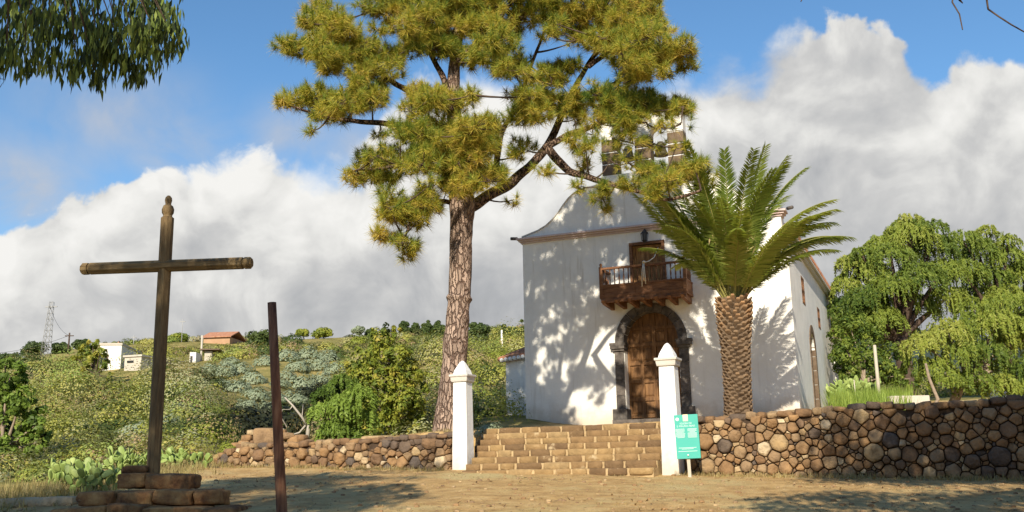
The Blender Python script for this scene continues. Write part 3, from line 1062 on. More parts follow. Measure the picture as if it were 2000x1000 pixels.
# door
mb = MB()
mb.prism(ch, [(DC + .95, 3.0), (DC + .95, 5.5)] + arc(DC, 5.5, .95, 0, 180, 16) + [(DC - .95, 5.5), (DC - .95, 3.0)], .40, .50)
door = mb.build('door', MAT['wood_door'], church)
mb, pn = MB(), MB()
for x in (-.85, -.4, -.03, .03, .4, .85):
    w = .09 if abs(x) > .1 else .055
    top_z = 5.5 + .9 * math.sqrt(max(1 - (x / .9) ** 2, .02)) - .03
    mb.box(ch(DC + x, (3.1 + top_z) / 2, .38), (w, .05, top_z - 3.1), -PHI)
for z in (3.2, 3.72, 4.28, 4.84, 5.42, 5.95):
    hw = .87 if z < 5.5 else .87 * math.sqrt(1 - ((z - 5.5) / .93) ** 2)
    mb.box(ch(DC, z, .376), (2 * hw, .05, .10), -PHI)
mb.build('door_frame', MAT['wood_door'], door)
for x in (-.63, -.215, .215, .63):
    for z in (3.46, 4.0, 4.56, 5.13, 5.68):
        if z > 5.5 and abs(x) > .5:
            continue
        c_ = ch(DC + x, z, .39)
        w2, h2 = (.155, .19) if z < 5.5 else (.155, .16)
        vs = [ch(DC + x + a * w2, z + b_ * h2, .398) for a, b_ in ((-1, -1), (1, -1), (1, 1), (-1, 1))] + [ch(DC + x + a * w2 * .7, z + b_ * h2 * .75, .372) for a, b_ in ((-1, -1), (1, -1), (1, 1), (-1, 1))]
        pn = MB()
        pn.add(np.array(vs), [(4, 5, 6, 7)] + [(i, (i + 1) % 4, 4 + (i + 1) % 4, 4 + i) for i in range(4)])
        pn.build('door_panel', MAT['wood_door'], door)
m2 = MB()
m2.lathe(ch(DC + .12, 4.3, .36), [(.035, -.035), (.04, 0), (.035, .035)], 8)
m2.build('handle', MAT['iron'], door)
# dark stone round the door
mb = MB()
for sg in (-1, 1):
    zs = [3.42, 3.85, 4.3, 4.78, 5.22]
    for a, b_ in zip(zs[:-1], zs[1:]):
        t = RNG.uniform(0, 1)
        mb.box(ch(DC + sg * 1.03, (a + b_) / 2, .12), (.29 + RNG.uniform(-.01, .01), .34, b_ - a - .012), -PHI, t)
    mb.box(ch(DC + sg * 1.05, 3.22, .08), (.46, .46, .40), -PHI, .3)
    mb.box(ch(DC + sg * 1.04, 5.26, .09), (.38, .40, .065), -PHI, .6)
    mb.box(ch(DC + sg * 1.06, 5.345, .07), (.46, .46, .10), -PHI, .5)
    mb.box(ch(DC + sg * 1.06, 5.44, .07), (.50, .46, .085), -PHI, .4)
na = 11
for i in range(na):
    a0, a1 = 180 * i / na + .4, 180 * (i + 1) / na - .4
    o_ = RNG.uniform(-.01, .01)
    mb.prism(ch, arc(DC, 5.485, 1.15, a0, a1, 3, 1.19) + arc(DC, 5.485, .865, a1, a0, 3, .925), -.05 + o_, .36, tint=RNG.uniform(0, 1))
mb.box(ch(DC, 3.02, -.06), (2.5, .5, .13), -PHI, .8)
mb.build('door_surround', MAT['darkstone'], church)
# balcony
bal = MB()
BX0, BX1, BD_ = 2.98, 5.62, .92
bc = (BX0 + BX1) / 2
bal.box(ch(bc, 6.80, -BD_ / 2), (BX1 - BX0 + .06, BD_ + .04, .10), -PHI)
bal.box(ch(bc, 6.70, -BD_ + .02), (BX1 - BX0 + .02, .12, .10), -PHI)
balc = bal.build('balcony', MAT['wood_balcony'], church)
for i in range(7):
    x = BX0 + .08 + (BX1 - BX0 - .16) * i / 6
    m2 = MB()
    m2.prism(lambda s, z, d: ch(x + d, z, s), [(0, 6.745), (-.98, 6.745), (-1.02, 6.70), (-.96, 6.60), (-.7, 6.58), (0, 6.54)], -.055, .055)
    m2.build('joist', MAT['wood_balcony'], balc)
mb = MB()
mb.box(ch(bc, 7.02, -BD_ + .02), (BX1 - BX0 - .1, .05, .32), -PHI)
for z in (6.86, 7.18):
    mb.box(ch(bc, z, -BD_ + .015), (BX1 - BX0 + .04, .085, .055), -PHI)
for x in (BX0, BX1):
    mb.box(ch(x, 7.02, -BD_ / 2 + .03), (.05, BD_ - .1, .32), -PHI)
    mb.box(ch(x, 7.183, -BD_ / 2 + .03), (.08, BD_ - .1, .055), -PHI)
for i in range(1, 5):
    mb.box(ch(BX0 + (BX1 - BX0) * i / 5, 7.02, -BD_ + .008), (.06, .05, .27), -PHI)
mb.build('parapet_panel', MAT['wood_balcony'], balc)
mb = MB()
mb.box(ch(bc, 7.72, -BD_ + .02), (BX1 - BX0 + .1, .10, .06), -PHI)
for x in (BX0, BX1):
    mb.box(ch(x, 7.723, -BD_ / 2 + .04), (.09, BD_ - .08, .055), -PHI)
mb.build('handrail', MAT['wood_balcony'], balc)
for x in (BX0, BX1):
    m2 = MB().box(ch(x, 7.28, -BD_ + .02), (.105, .105, 1.0), -PHI)
    m2.lathe(ch(x, 7.78, -BD_ + .02), [(.05, 0), (.03, .03), (.05, .07), (.035, .11), (0, .125)], 8)
    m2.build('corner_post', MAT['wood_balcony'], balc)
bprof = [(.022, 0), (.022, .06), (.014, .08), (.024, .16), (.026, .22), (.013, .34), (.02, .40), (.022, .49)]
proto = MB().lathe(ch(BX0 + .14, 7.205, -BD_ + .02), bprof, 6).build('baluster', MAT['wood_balcony'], balc)
spots = [(BX0 + .14 + .148 * i, -BD_ + .02) for i in range(1, 17)] + [(x, -BD_ + .16 + .15 * i) for x in (BX0, BX1) for i in range(5)]
for s, d in spots:
    o = proto.copy()
    o.location = Vector(ch(s, 0, d) - ch(BX0 + .14, 0, -BD_ + .02))
    link(o, balc)
# balcony door
mb = MB()
mb.box(ch(4.25, 7.78, .16), (.96, .06, 1.56), -PHI)
bdoor = mb.build('balcony_door', MAT['wood_light'], church)
mb = MB()
for x in (3.80, 4.25, 4.70):
    mb.box(ch(x, 7.78, .11), (.085, .07, 1.56), -PHI)
for z in (7.05, 7.42, 7.95, 8.52):
    mb.box(ch(4.25, z, .105), (.97, .07, .085), -PHI)
mb.build('door_frame', MAT['wood_light'], bdoor)
mb = MB()
for x in (3.72, 4.78):
    mb.box(ch(x, 7.80, .03), (.09, .14, 1.66), -PHI)
mb.box(ch(4.25, 8.615, .025), (1.15, .15, .09), -PHI)
mb.build('door_casing', MAT['wood_balcony'], bdoor)
# rope tied to the balcony
mb = MB()
rp = [ch(4.62, 8.42, -.02), ch(4.58, 8.05, -.4), ch(4.50, 7.85, -.8), ch(4.40, 7.79, -BD_ - .06)]
mb.tube(rp, .014, 5)
for dx, l in ((-.05, .75), (-.01, .55), (.03, .68)):
    mb.tube([ch(4.38 + dx * .3, 7.79, -BD_ - .06), ch(4.38 + dx, 7.5, -BD_ - .09), ch(4.38 + dx * 1.5, 7.79 - l, -BD_ - .08)], .013, 5)
mb.tube([ch(4.36, 7.79, -BD_ - .07), ch(4.40, 7.82, -BD_ - .09), ch(4.44, 7.78, -BD_ - .07)], .03, 6)
ro = mb.build('rope', MAT['rope'], None)
tag(ro, 'white rope knotted round the balcony handrail, its ends hanging down', 'rope')
# lantern over the balcony door
mb = MB()
mb.tube([ch(4.25, 9.0, 0.02), ch(4.25, 9.04, -.14), ch(4.25, 8.99, -.22)], .018, 6)
mb.lathe(ch(4.25, 8.62, -.22), [(.02, -.05), (.06, 0), (.09, .03)], 6, smooth=False)
mb.lathe(ch(4.25, 8.88, -.22), [(.13, 0), (.12, .02), (.05, .09), (.02, .13)], 6, smooth=False)
for i in range(6):
    a = i * math.pi / 3
    o_ = np.array([math.cos(a), math.sin(a), 0])
    mb.tube([ch(4.25, 8.64, -.22) + o_ * .085, ch(4.25, 8.89, -.22) + o_ * .12], .009, 4)
lan = mb.build('lantern', MAT['iron'], church)
MB().lathe(ch(4.25, 8.65, -.22), [(.075, 0), (.105, .23)], 6, smooth=False).build('glass', MAT['glass'], lan)
# side windows and side door
for a, b_, c_, d_ in SW:
    m2, m3 = MB(), MB()
    m2.box(rw((a + b_) / 2, (c_ + d_) / 2, .075), (.03, b_ - a, d_ - c_), -PHI)
    for q_ in (a + .04, (a + b_) / 2, b_ - .04):
        m3.box(rw(q_, (c_ + d_) / 2, .03), (.07, .07, d_ - c_), -PHI)
    for z in (c_ + .04, (c_ + d_) / 2, d_ - .04):
        m3.box(rw((a + b_) / 2, z, .026), (.07, b_ - a, .07), -PHI)
    w_ = m3.build('window', MAT['wood_balcony'], church)
    m2.build('pane', MAT['glass'], w_)
m2 = MB()
m2.prism(rw, [(6.8, 3.0), (6.8, 5.55)] + arc(6.1, 5.55, .7, 0, 180, 12) + [(5.4, 5.55), (5.4, 3.0)], .34, .42)
m2.build('side_door', MAT['wood_door'], church)
m2 = MB()
for q_, w2 in ((5.33, .26), (6.87, .26)):
    for z in np.arange(2.9, 5.5, .5):
        m2.box(rw(q_, z + .25, .12), (.30, w2, .485), -PHI, RNG.uniform(.6, 1))
for i in range(9):
    a0, a1 = 20 * i + .6, 20 * i + 19.4
    m2.prism(rw, arc(6.1, 5.55, .9, a0, a1, 2) + arc(6.1, 5.55, .65, a1, a0, 2), -.03, .28, tint=RNG.uniform(.5, 1))
m2.build('side_door_surround', MAT['brownstone'], church)
# annex on the left
mb = MB()
mb.prism(lambda s, z, d: ch(s, z, d), [(-1.15, 2.3), (-.003, 2.3), (-.003, 5.45), (-1.0, 5.30), (-1.0, 5.30), (-1.15, 5.28)][:4] + [(-1.15, 5.28)], 1.1, 6.0)
annex = mb.build('annex', MAT['plaster'], church)
mb = MB()
for i in range(9):
    s = -1.30 + .155 * i
    mb.tube([ch(s, 5.32 + .10 * (s + 1.3), .92), ch(s, 5.9 + .10 * (s + 1.3), 3.2), ch(s, 6.4 + .1 * (s + 1.3), 6.2)], .085, 8)
    mb.tube([ch(s + .07, 5.26 + .10 * (s + 1.3), .98), ch(s + .07, 5.34 + .10 * (s + 1.3), 1.3)], .06, 8)
mb.prism(lambda s, z, d: ch(s, z, d), [(-1.28, 5.28), (-.004, 5.44), (-.004, 5.50), (-1.28, 5.34)], 1.0, 6.1)
mb.build('tile_roof', MAT['tile'], annex)
mb = MB()
for i in range(8):
    s = -1.22 + .155 * i
    mb.tube([ch(s, 5.28 + .10 * (s + 1.3), .90), ch(s, 5.285 + .10 * (s + 1.3), 1.02)], .072, 8)
mb.build('tile_end', MAT['whitewash'], annex)
# low rear building
mb = MB()
mb.prism(lambda s, z, d: ch(s, z, d), [(1, 2.5), (CW + .05, 2.5), (CW + .05, 7.3), (CW / 2, 8.4), (1, 7.3)], CL + .003, CL + 3.2)
sac = mb.build('sacristy', MAT['plaster'], church)
mb = MB()
mb.prism(lambda s, z, d: ch(s, z, d), [(CW + .45, 7.22), (CW + .45, 7.34), (CW / 2, 8.6), (.6, 7.34), (.6, 7.22), (CW / 2, 8.45)], CL + .01, CL + 3.4)
mb.build('tile_roof', MAT['tile'], sac)

# ------------------------------------------------------------------ cross on its plinth
cz0 = 1.50
cross = empty('wooden_cross', (-4.80, 13.5, cz0), 'tall weathered wooden cross with turned finial, standing on a stepped stone plinth', 'cross', rz=math.radians(-5))
cx = np.array([-4.80, 13.5, 0])
CR = np.array(Matrix.Rotation(math.radians(-5), 3, 'Z'))


def octo(mb, p0, p1, r, ax1, ax2, t=.5):
    vs = []
    for p in (p0, p1):
        for i in range(8):
            a = math.pi / 8 + i * math.pi / 4
            vs.append(np.asarray(p) + ax1 * math.cos(a) * r + ax2 * math.sin(a) * r)
    mb.add(np.array(vs), [(i, (i + 1) % 8, 8 + (i + 1) % 8, 8 + i) for i in range(8)] + [tuple(range(7, -1, -1)), tuple(range(8, 16))], t)


e1, e2, e3 = CR @ np.array([1, 0, 0]), CR @ np.array([0, 1, 0]), np.array([0, 0, 1.0])
up = MB()
octo(up, cx + e3 * 1.45, cx + e3 * 5.14, .088, e1, e2)
up.build('upright', MAT['wood_cross'], cross)
m2 = MB().lathe(cx + e3 * 5.14, [(.084, 0), (.062, .02), (.062, .04), (.08, .07), (.084, .12), (.066, .17), (.040, .19), (.040, .21), (.050, .25), (.044, .29), (.02, .32), (.0, .325)], 14)
m2.build('finial', MAT['wood_cross'], cross)
zc = 4.45
arm = MB()
octo(arm, cx - e1 * 1.06 + e3 * zc - e2 * .02, cx + e1 * 1.12 + e3 * zc - e2 * .02, .084, e2, e3)
ar = arm.build('crossbeam', MAT['wood_arm'], cross)
for sg, l in ((-1, 1.06), (1, 1.12)):
    m2 = MB()
    q0 = cx + e1 * sg * l + e3 * zc - e2 * .02
    octo(m2, q0, q0 + e1 * sg * .025, .066, e2, e3)
    octo(m2, q0 + e1 * sg * .025, q0 + e1 * sg * .105, .084, e2, e3)
    octo(m2, q0 + e1 * sg * .105, q0 + e1 * sg * .125, .064, e2, e3)
    m2.build('beam_end', MAT['wood_arm'], ar)

pln = empty('stone_plinth', (-4.75, 13.4, 1.0), 'stepped plinth of rough reddish brown blocks under the wooden cross', 'plinth')
rng = np.random.default_rng(21)


def course(blocks, zt_, h_, Yf, depth, back):
    for x0, x1, dz in blocks:
        a, b_ = at(x0, 950, Yf), at(x1, 950, Yf)
        m2 = MB()
        stone(m2, ((a[0] + b_[0]) / 2, Yf + depth / 2 + rng.uniform(-.03, .03), zt_ - h_ / 2 + dz), (b_[0] - a[0] - .012, depth, h_ - .008), rng.uniform(-.06, .06), 9, .085, rng.uniform(0, 1), hi=True, rng=rng, tilt=.05)
        m2.build('block', MAT['plinth'], pln)
    xs = at(blocks[0][0], 950, Yf)[0] + .05, at(blocks[-1][1], 950, Yf)[0] - .32 * (back - depth)
    m2 = MB()
    n_ = 3
    for i in range(n_):
        w = (xs[1] - xs[0]) / n_
        stone(m2, (xs[0] + w * (i + .5), Yf + depth + (back - depth) / 2, zt_ - h_ / 2 - .004), (w - .01, back - depth - .02, h_ - .02), 0, 8, .04, rng.uniform(0, 1), rng=rng)
    m2.build('block', MAT['plinth'], pln)


course([(222, 283, .02), (276, 374, 0)], 1.645, .20, 13.0, .45, 1.0)
course([(148, 226, 0), (224, 300, -.01), (294, 378, .005), (376, 430, -.015)], 1.45, .19, 12.62, .5, 1.75)
course([(103, 214, 0), (208, 278, .02), (264, 400, -.02), (396, 468, -.03)], 1.275, .36, 12.28, .5, 2.4)
m2 = MB()
stone(m2, at(262, 918, 13.35), (.36, .3, .12), .3, 3, .14, .1, rng=rng)
m2.build('loose_rock', MAT['plinth'], pln)
for px, py, w, lab in ((118, 962, .5, 'flat pale stone in the grass left of the cross plinth'), (60, 985, .9, 'long pale kerb stone at the lower left corner of the forecourt')):
    p = at(px, py, 13.6)
    m2 = MB()
    stone(m2, (0, 0, 0), (w, .35, .16), .1, 4, .1, .9, rng=rng)
    o = m2.build('flat_stone', MAT['rubble'])
    o.location = (p[0], p[1], Hs(p[0], p[1]) + .03)
    tag(o, lab, 'stone')

# ------------------------------------------------------------------ bare pole
pb, pt = at(551, 1010, 11.9), at(531, 591, 11.9)
pole = empty('wooden_pole', pb, 'bare reddish brown wooden pole leaning left, standing right of the cross', 'pole')
m2 = MB()
m2.tube([pb - (pt - pb) * .05, pb, pb * .5 + pt * .5, pt], [.066, .064, .058, .052], 12, rough=.04)
m2.build('shaft', MAT['wood_pole'], pole)

# ------------------------------------------------------------------ turquoise sign
sgp = at(1347, 926, 17.55)
SRZ = math.radians(-8)
sgn = empty('information_sign', sgp, 'turquoise information board on a single pale post beside the right white pillar', 'sign', rz=SRZ)
SR = np.array(Matrix.Rotation(SRZ, 3, 'Z') @ Matrix.Rotation(math.radians(-1.5), 3, 'Y'))


def sg(x, z, d=0.0):
    return sgp + SR @ np.array([x, d, z])


MB().box(sg(0, .16, .02), (.055, .05, 1.0), R=SR).build('post', MAT['post'], sgn)
bd = MB().box(sg(0.01, .635, -.02), (.405, .022, .75), R=SR).build('board', MAT['teal'], sgn)
bv = bd.modifiers.new('soft', 'BEVEL')
bv.width, bv.segments = .004, 2
m2 = MB()
vs = [sg(-.14 + .028 * math.cos(i * .5236), .935 + .028 * math.sin(i * .5236), -.034) for i in range(12)]
m2.add(np.array(vs), [tuple(range(12))])
m2.build('emblem', MAT['sign_white'], bd, recalc=False)
MB().box(sg(0, .955, -.033), (.085, .004, .115), R=SR).build('crest', MAT['sign_cream'], bd)


def words_on(txt, x, z, size, mat, name):
    cu = bpy.data.curves.new(name, 'FONT')
    cu.body, cu.size, cu.align_x, cu.extrude = txt, size, 'CENTER', .0008
    tmp = bpy.data.objects.new('tmp', cu)
    sc.collection.objects.link(tmp)
    dg = bpy.context.evaluated_depsgraph_get()
    mm = bpy.data.meshes.new_from_object(tmp.evaluated_get(dg))
    bpy.data.objects.remove(tmp)
    v = np.array([tuple(p.co) for p in mm.vertices])
    fs = [tuple(p.vertices) for p in mm.polygons]
    m3 = MB().add(np.array([sg(x + p[0], z + p[1], -.034 - p[2]) for p in v]), fs)
    m3.build(name, MAT[mat], bd)


words_on('IGLESIA DE', 0, .845, .042, 'sign_pale', 'title')
words_on('S. MAURO ABAD', 0, .80, .042, 'sign_pale', 'title')
m2 = MB()
for col in (-.1, .1):
    for i in range(9):
        m2.box(sg(col + RNG.uniform(-.008, .002), .765 - .018 * i, -.0335), (.155 - (RNG.uniform(0, .08) if i in (3, 8) else 0), .004, .007), R=SR)
for z, w in ((.445, .30), (.425, .2), (.385, .32)):
    m2.box(sg(0, z, -.0335), (w, .004, .007), R=SR)
m2.build('small_print', MAT['sign_pale'], bd)
MB().lathe(sg(0, .32, -.04), [(.012, -.012), (.016, 0), (.012, .012)], 8).build('bolt', MAT['sign_white'], bd)

# ------------------------------------------------------------------ the pine
PY = 23.4
pbase = at(876, 866, PY)
pine = empty('pine_tree', pbase, 'tall pine with long needles and a wide open crown left of the church', 'tree')
tp = [(873, 885, 0, .46), (876, 855, 0, .38), (880, 790, 0, .325), (887, 710, 0, .295), (892, 640, 0, .275), (896, 592, 0, .275), (897, 583, 0, .33), (898, 576, 0, .27),
      (900, 520, 0, .26), (901, 470, 0, .265), (902, 430, 0, .29), (903, 400, .05, .33), (900, 370, .15, .27), (895, 320, .3, .22), (888, 250, .4, .19), (884, 180, .4, .16), (890, 100, .3, .13), (905, 20, .2, .10), (925, -70, .2, .06), (930, -150, .2, .02)]
tpts = [at(px, py, PY + d) for px, py, d, r in tp]
# finer spacing for bark relief
tt = np.linspace(0, len(tp) - 1, 150)
TP = np.stack([np.interp(tt, range(len(tp)), [p[i] for p in tpts]) for i in range(3)], 1)
TR = np.interp(tt, range(len(tp)), [p[3] for p in tp])
mb = MB()
mb.tube(TP, TR, 26, rough=.10, seed=2)
mb.build('trunk', MAT['bark'], pine, recalc=False)
LIMBS = [
    ([(905, 412), (940, 388), (985, 364), (1030, 330), (1062, 295), (1090, 245), (1112, 190), (1145, 135), (1185, 70), (1210, 0)], 2.6, .19),
    ([(1070, 295), (1110, 335), (1165, 352), (1230, 368), (1300, 392), (1370, 372)], -2.0, .13, .75),
    ([(1062, 292), (1110, 262), (1180, 240), (1260, 215), (1330, 215)], .8, .11, .75),
    ([(985, 368), (968, 325), (976, 270), (996, 226), (1030, 150), (1060, 70), (1080, -30)], .6, .11, .40),
    ([(890, 262), (840, 252), (770, 242), (700, 236), (640, 232), (570, 205)], -.8, .12),
    ([(886, 200), (858, 140), (830, 80), (800, 20), (770, -50)], .9, .11),
    ([(886, 215), (800, 180), (720, 130), (650, 90), (590, 85)], .5, .11),
    ([(893, 345), (850, 330), (790, 325), (720, 330), (690, 335)], -1.4, .09),
    ([(896, 400), (860, 392), (820, 400), (800, 440), (785, 480)], -1.0, .08),
    ([(890, 120), (960, 60), (1010, -10), (1040, -80)], -.9, .09),
    ([(1112, 190), (1190, 170), (1260, 130), (1330, 110)], -1.6, .09, 1.12),
    ([(1150, 130), (1230, 70), (1290, 20), (1300, -60)], .2, .08, 1.35),
]
nodes = [(p, r * 1.0) for p, r in zip(TP[85:], TR[85:])]
for path, spread, r0, *bd0 in LIMBS:
    n = len(path)
    P_ = []
    for i, (px, py) in enumerate(path):
        base_d = bd0[0] if bd0 else .1
        P_.append(at(px, py, PY + base_d + spread * (i / (n - 1)) ** 1.1))
    P_ = np.array(P_)
    k = np.linspace(0, n - 1, 5 * n)
    Q = np.stack([np.interp(k, range(n), P_[:, i]) for i in range(3)], 1)
    Q[1:-1] = (Q[:-2] + Q[1:-1] * 2 + Q[2:]) / 4
    Q += .03 * np.stack([vnoise(Q * 2.2 + a) for a in (0, 9, 21)], 1)
    rr = r0 * .85 * (1 - .75 * np.linspace(0, 1, len(Q)))
    m2 = MB().tube(Q, rr, 10, rough=.12, seed=r0 * 50)
    m2.build('branch', MAT['bark_limb'], pine, recalc=False)
    nodes += list(zip(Q, rr))
NODE = np.array([p for p, r in nodes])
_b = """200,30,50 160,80,60 230,100,70 300,130,70 100,165,50 170,190,60 250,220,60 330,190,60 350,270,50 240,250,50 400,200,60 470,210,60 430,290,50 360,320,45
60,385,40 120,370,45 180,360,55 240,390,60 330,380,60 390,360,60 200,430,40 270,440,45 170,490,25 420,500,30 400,30,50 460,50,60 420,110,40 540,30,60 620,60,60 600,130,60 520,120,50
680,30,60 760,40,70 850,40,70 700,110,60 780,110,60 880,110,60 950,60,70 1040,40,70 1120,60,70 1200,50,70 1290,50,70 1370,50,70 1450,60,60 1480,110,50 1400,130,60 1320,130,60 1180,130,50
1270,160,60 1090,110,50 560,180,50 640,180,60 700,180,50 760,230,50 820,210,60 900,190,60 940,240,60 1060,280,60 1100,300,50 1000,300,50 880,260,50 1150,250,50
1500,200,60 1570,200,50 1580,250,40 1520,270,40 1460,200,60 1400,210,60 1340,220,60 1420,270,60 1350,290,50 590,360,60 650,390,60 700,400,55 560,400,45 760,360,50
960,370,55 1030,370,60 1090,390,50 1140,420,50 1150,380,50 960,420,50 1020,430,50 1250,350,50 1310,370,60 1380,370,65 1450,390,60 1510,410,60 1560,410,45 1560,460,50 1500,480,60
1430,460,70 1350,440,60 1270,430,60 1540,550,45 1460,540,60 1380,540,60 1300,520,60 1230,500,50 1200,560,50 1290,600,50 1360,610,50 1200,620,40 1150,520,40
540,490,60 620,490,70 700,490,70 780,490,65 850,480,50 700,560,60 780,560,60 840,550,50 600,560,60 330,670,45 390,610,60 460,600,60 540,600,60 610,610,60 400,660,50 470,650,50
680,640,60 740,640,70 820,650,60 860,650,45 690,690,50 760,700,50 470,740,45 500,800,50 560,780,55 600,720,50 620,760,50 560,840,50 460,800,40 440,880,40 490,900,45 520,950,40 545,920,35
960,570,50 930,750,22 1040,640,40 1180,700,35 1260,740,35 1280,780,30 1270,700,40 1440,640,50 1500,650,50 1570,640,50 1620,650,45 1650,700,40 1630,600,35 1460,720,40 1370,690,40
380,-40,60 480,-60,70 600,-50,80 720,-60,80 840,-60,80 960,-50,80 1080,-60,80 1200,-50,80 1320,-50,80 1420,-20,70 560,-150,80 700,-170,90 850,-180,90 1000,-170,90 1150,-160,90 1290,-130,80 700,-270,90 850,-290,90 1000,-270,80 850,-370,60"""
BL = [tuple(float(q) for q in t.split(',')) for t in _b.split()]
rng = np.random.default_rng(5)
ND, NT, twig = [], [], MB()
for bx, by, br in BL:
    px, py, pr_ = 520 + bx * .52, by * .52, br * .52
    R0 = pr_ * PY / F_PX * rng.uniform(.82, 1.15)
    thin = .28 if (bx > 1220 and 445 < by < 625) else 1.0
    c_xy = at(px, py, PY)
    d = np.hypot(NODE[:, 0] - c_xy[0], NODE[:, 2] - c_xy[2])
    near = NODE[np.argmin(d)]
    for rep in range(1 + (br > 40) + (br > 55) + (br > 45 and bx > 450 and rng.uniform() < .6) if thin == 1 else 1):
        dy = (near[1] - PY) * .55 + rng.uniform(-1, 1) * (.35 + .5 * d.min()) + (rng.choice([-1, 1]) * rng.uniform(.2, 1.3) if rep else 0)
        dy += 1.6 * (rep == 3)
        C = at(px + rng.uniform(-1, 1) * pr_ * .75 * (rep > 0), py + rng.uniform(-.8, .7) * pr_ * .75 * (rep > 0), PY + dy)
        j = np.argmin(np.linalg.norm(NODE - C, axis=1) + 1.6 * np.maximum(NODE[:, 2] - C[2], 0))
        s0 = NODE[j]
        mid = (s0 + C) / 2 + np.array([0, 0, -.12]) + rng.normal(0, .06, 3)
        L_ = np.linalg.norm(C - s0)
        qs = np.linspace(0, 1, 7)[:, None]
        path = s0 * (1 - qs) ** 2 + mid * 2 * qs * (1 - qs) + C * qs ** 2
        if L_ < 1.5:
            twig.tube(path, np.linspace(.018 + .012 * min(L_, 2.5), .010, 7), 5, cap=False)
        NODE = np.vstack([NODE, C])
        nt_ = max(4, int(thin * rng.uniform(22, 46) * (R0 / .38) ** 2 * (1.0 if rep == 0 else .55)))
        dirs = rdirs(nt_, rng)
        dirs[:, 2] = dirs[:, 2] * .8 + .22
        rad = rng.uniform(.35, 1.0, nt_) ** .6
        tips = C + dirs * (rad * R0)[:, None] * np.array([1.2, 1.2, .82]) * rng.uniform(.85, 1.2)
        axis_ = unit(unit(dirs) * .55 + np.array([0, 0, .95]) + rng.normal(0, .18, (nt_, 3)))
        for i in range(0, nt_, 2):
            twig.tube([C + (tips[i] - C) * .05 - (0, 0, .05), C * .45 + tips[i] * .55 - (0, 0, .07), tips[i]], [.009, .008, .007], 4, cap=False)
        tone = rng.normal(0, .12)
        for i in range(nt_):
            nn = 78
            a = rng.uniform(0, 2 * math.pi, nn)
            sp = np.radians(np.concatenate([rng.uniform(5, 40, 30), rng.uniform(35, 105, nn - 30)]))
            ax = axis_[i]
            u = unit(np.cross(ax, [0.3, 0.9, 0.2]))
            w = np.cross(ax, u)
            dn = ax * np.cos(sp)[:, None] + (u * np.cos(a)[:, None] + w * np.sin(a)[:, None]) * np.sin(sp)[:, None]
            ln = rng.uniform(.13, .30, nn) * rng.uniform(.75, 1.15)
            bpt = tips[i] - ax * rng.uniform(0, .13, nn)[:, None]
            droop = np.array([0, 0, -.08]) * (sp / 1.5)[:, None]
            tip_ = bpt + dn * ln[:, None] + droop
            side_ = unit(np.cross(dn, rdirs(nn, rng))) * .0052
            ND.append(np.stack([bpt - side_, bpt + side_, tip_], 1))
            NT.append(np.clip(.12 + .60 * (np.degrees(sp) / 110) + tone + rng.normal(0, .13, nn) - .0 * rad[i], 0, 1))
poly_mesh('crown', np.concatenate(ND), np.concatenate(NT), MAT['pine'], pine)
twig.build('twigs', MAT['bark_dark'], pine, recalc=False)

# ------------------------------------------------------------------ the palm
def palm_fronds(root, base, specs, rng, lscale=1.0):
    for L_, e0, azi, bend, tn in specs:
        n = 26
        t = np.linspace(0, 1, n)
        e = e0 - bend * t ** 1.5
        ds = L_ / (n - 1)
        hx = np.concatenate([[0], np.cumsum(np.cos(e[:-1]) * ds)])
        hz = np.concatenate([[0], np.cumsum(np.sin(e[:-1]) * ds)])
        out = np.array([math.cos(azi), math.sin(azi), 0])
        sdv = np.array([-math.sin(azi), math.cos(azi), 0])
        P_ = base + out * (.14 + hx)[:, None] + np.array([0, 0, 1.0]) * hz[:, None]
        tg = unit(np.gradient(P_, axis=0))
        up_ = np.cross(tg, sdv) * -1
        m2 = MB().tube(P_, np.interp(t, [0, .08, .3, 1], [.055, .03, .016, .004]), 5, cap=False)
        fr = m2.build('frond', MAT['rachis'], root, recalc=False)
        nl = int(100 * L_ / 3.6)
        tl = np.linspace(.17, .995, nl)
        V_, T_ = [], []
        for sgn_ in (-1, 1):
            tq = np.clip(tl + rng.uniform(-.004, .004, nl), 0, 1)
            bp = np.stack([np.interp(tq, t, P_[:, i]) for i in range(3)], 1)
            tgq = unit(np.stack([np.interp(tq, t, tg[:, i]) for i in range(3)], 1))
            upq = unit(np.stack([np.interp(tq, t, up_[:, i]) for i in range(3)], 1))
            ln = .48 * lscale * np.interp(tq, [0, .1, .35, .75, 1], [.35, .6, 1, .85, .42]) * rng.uniform(.9, 1.08, nl)
            fw = np.interp(tq, [0, 1], [.55, 1.25])[:, None] + rng.uniform(-.12, .12, (nl, 1))
            dr = unit(sdv * sgn_ + tgq * fw + upq * (.42 + rng.uniform(-.16, .16, (nl, 1))))
            wn = unit(np.cross(dr, upq))
            wd = .0175
            m_ = bp + dr * (ln * .45)[:, None]
            tp_ = bp + dr * ln[:, None] + np.array([0, 0, -.05]) * (ln / .5)[:, None]
            V_.append(np.stack([bp - wn * wd * .5, bp + wn * wd * .5, m_ + wn * wd, tp_ + wn * .002, tp_ - wn * .002, m_ - wn * wd], 1))
            T_.append(np.clip(tn + rng.normal(0, .07, nl), 0, 1))
        poly_mesh('leaflets', np.concatenate(V_), np.concatenate(T_), MAT['palm'], fr)


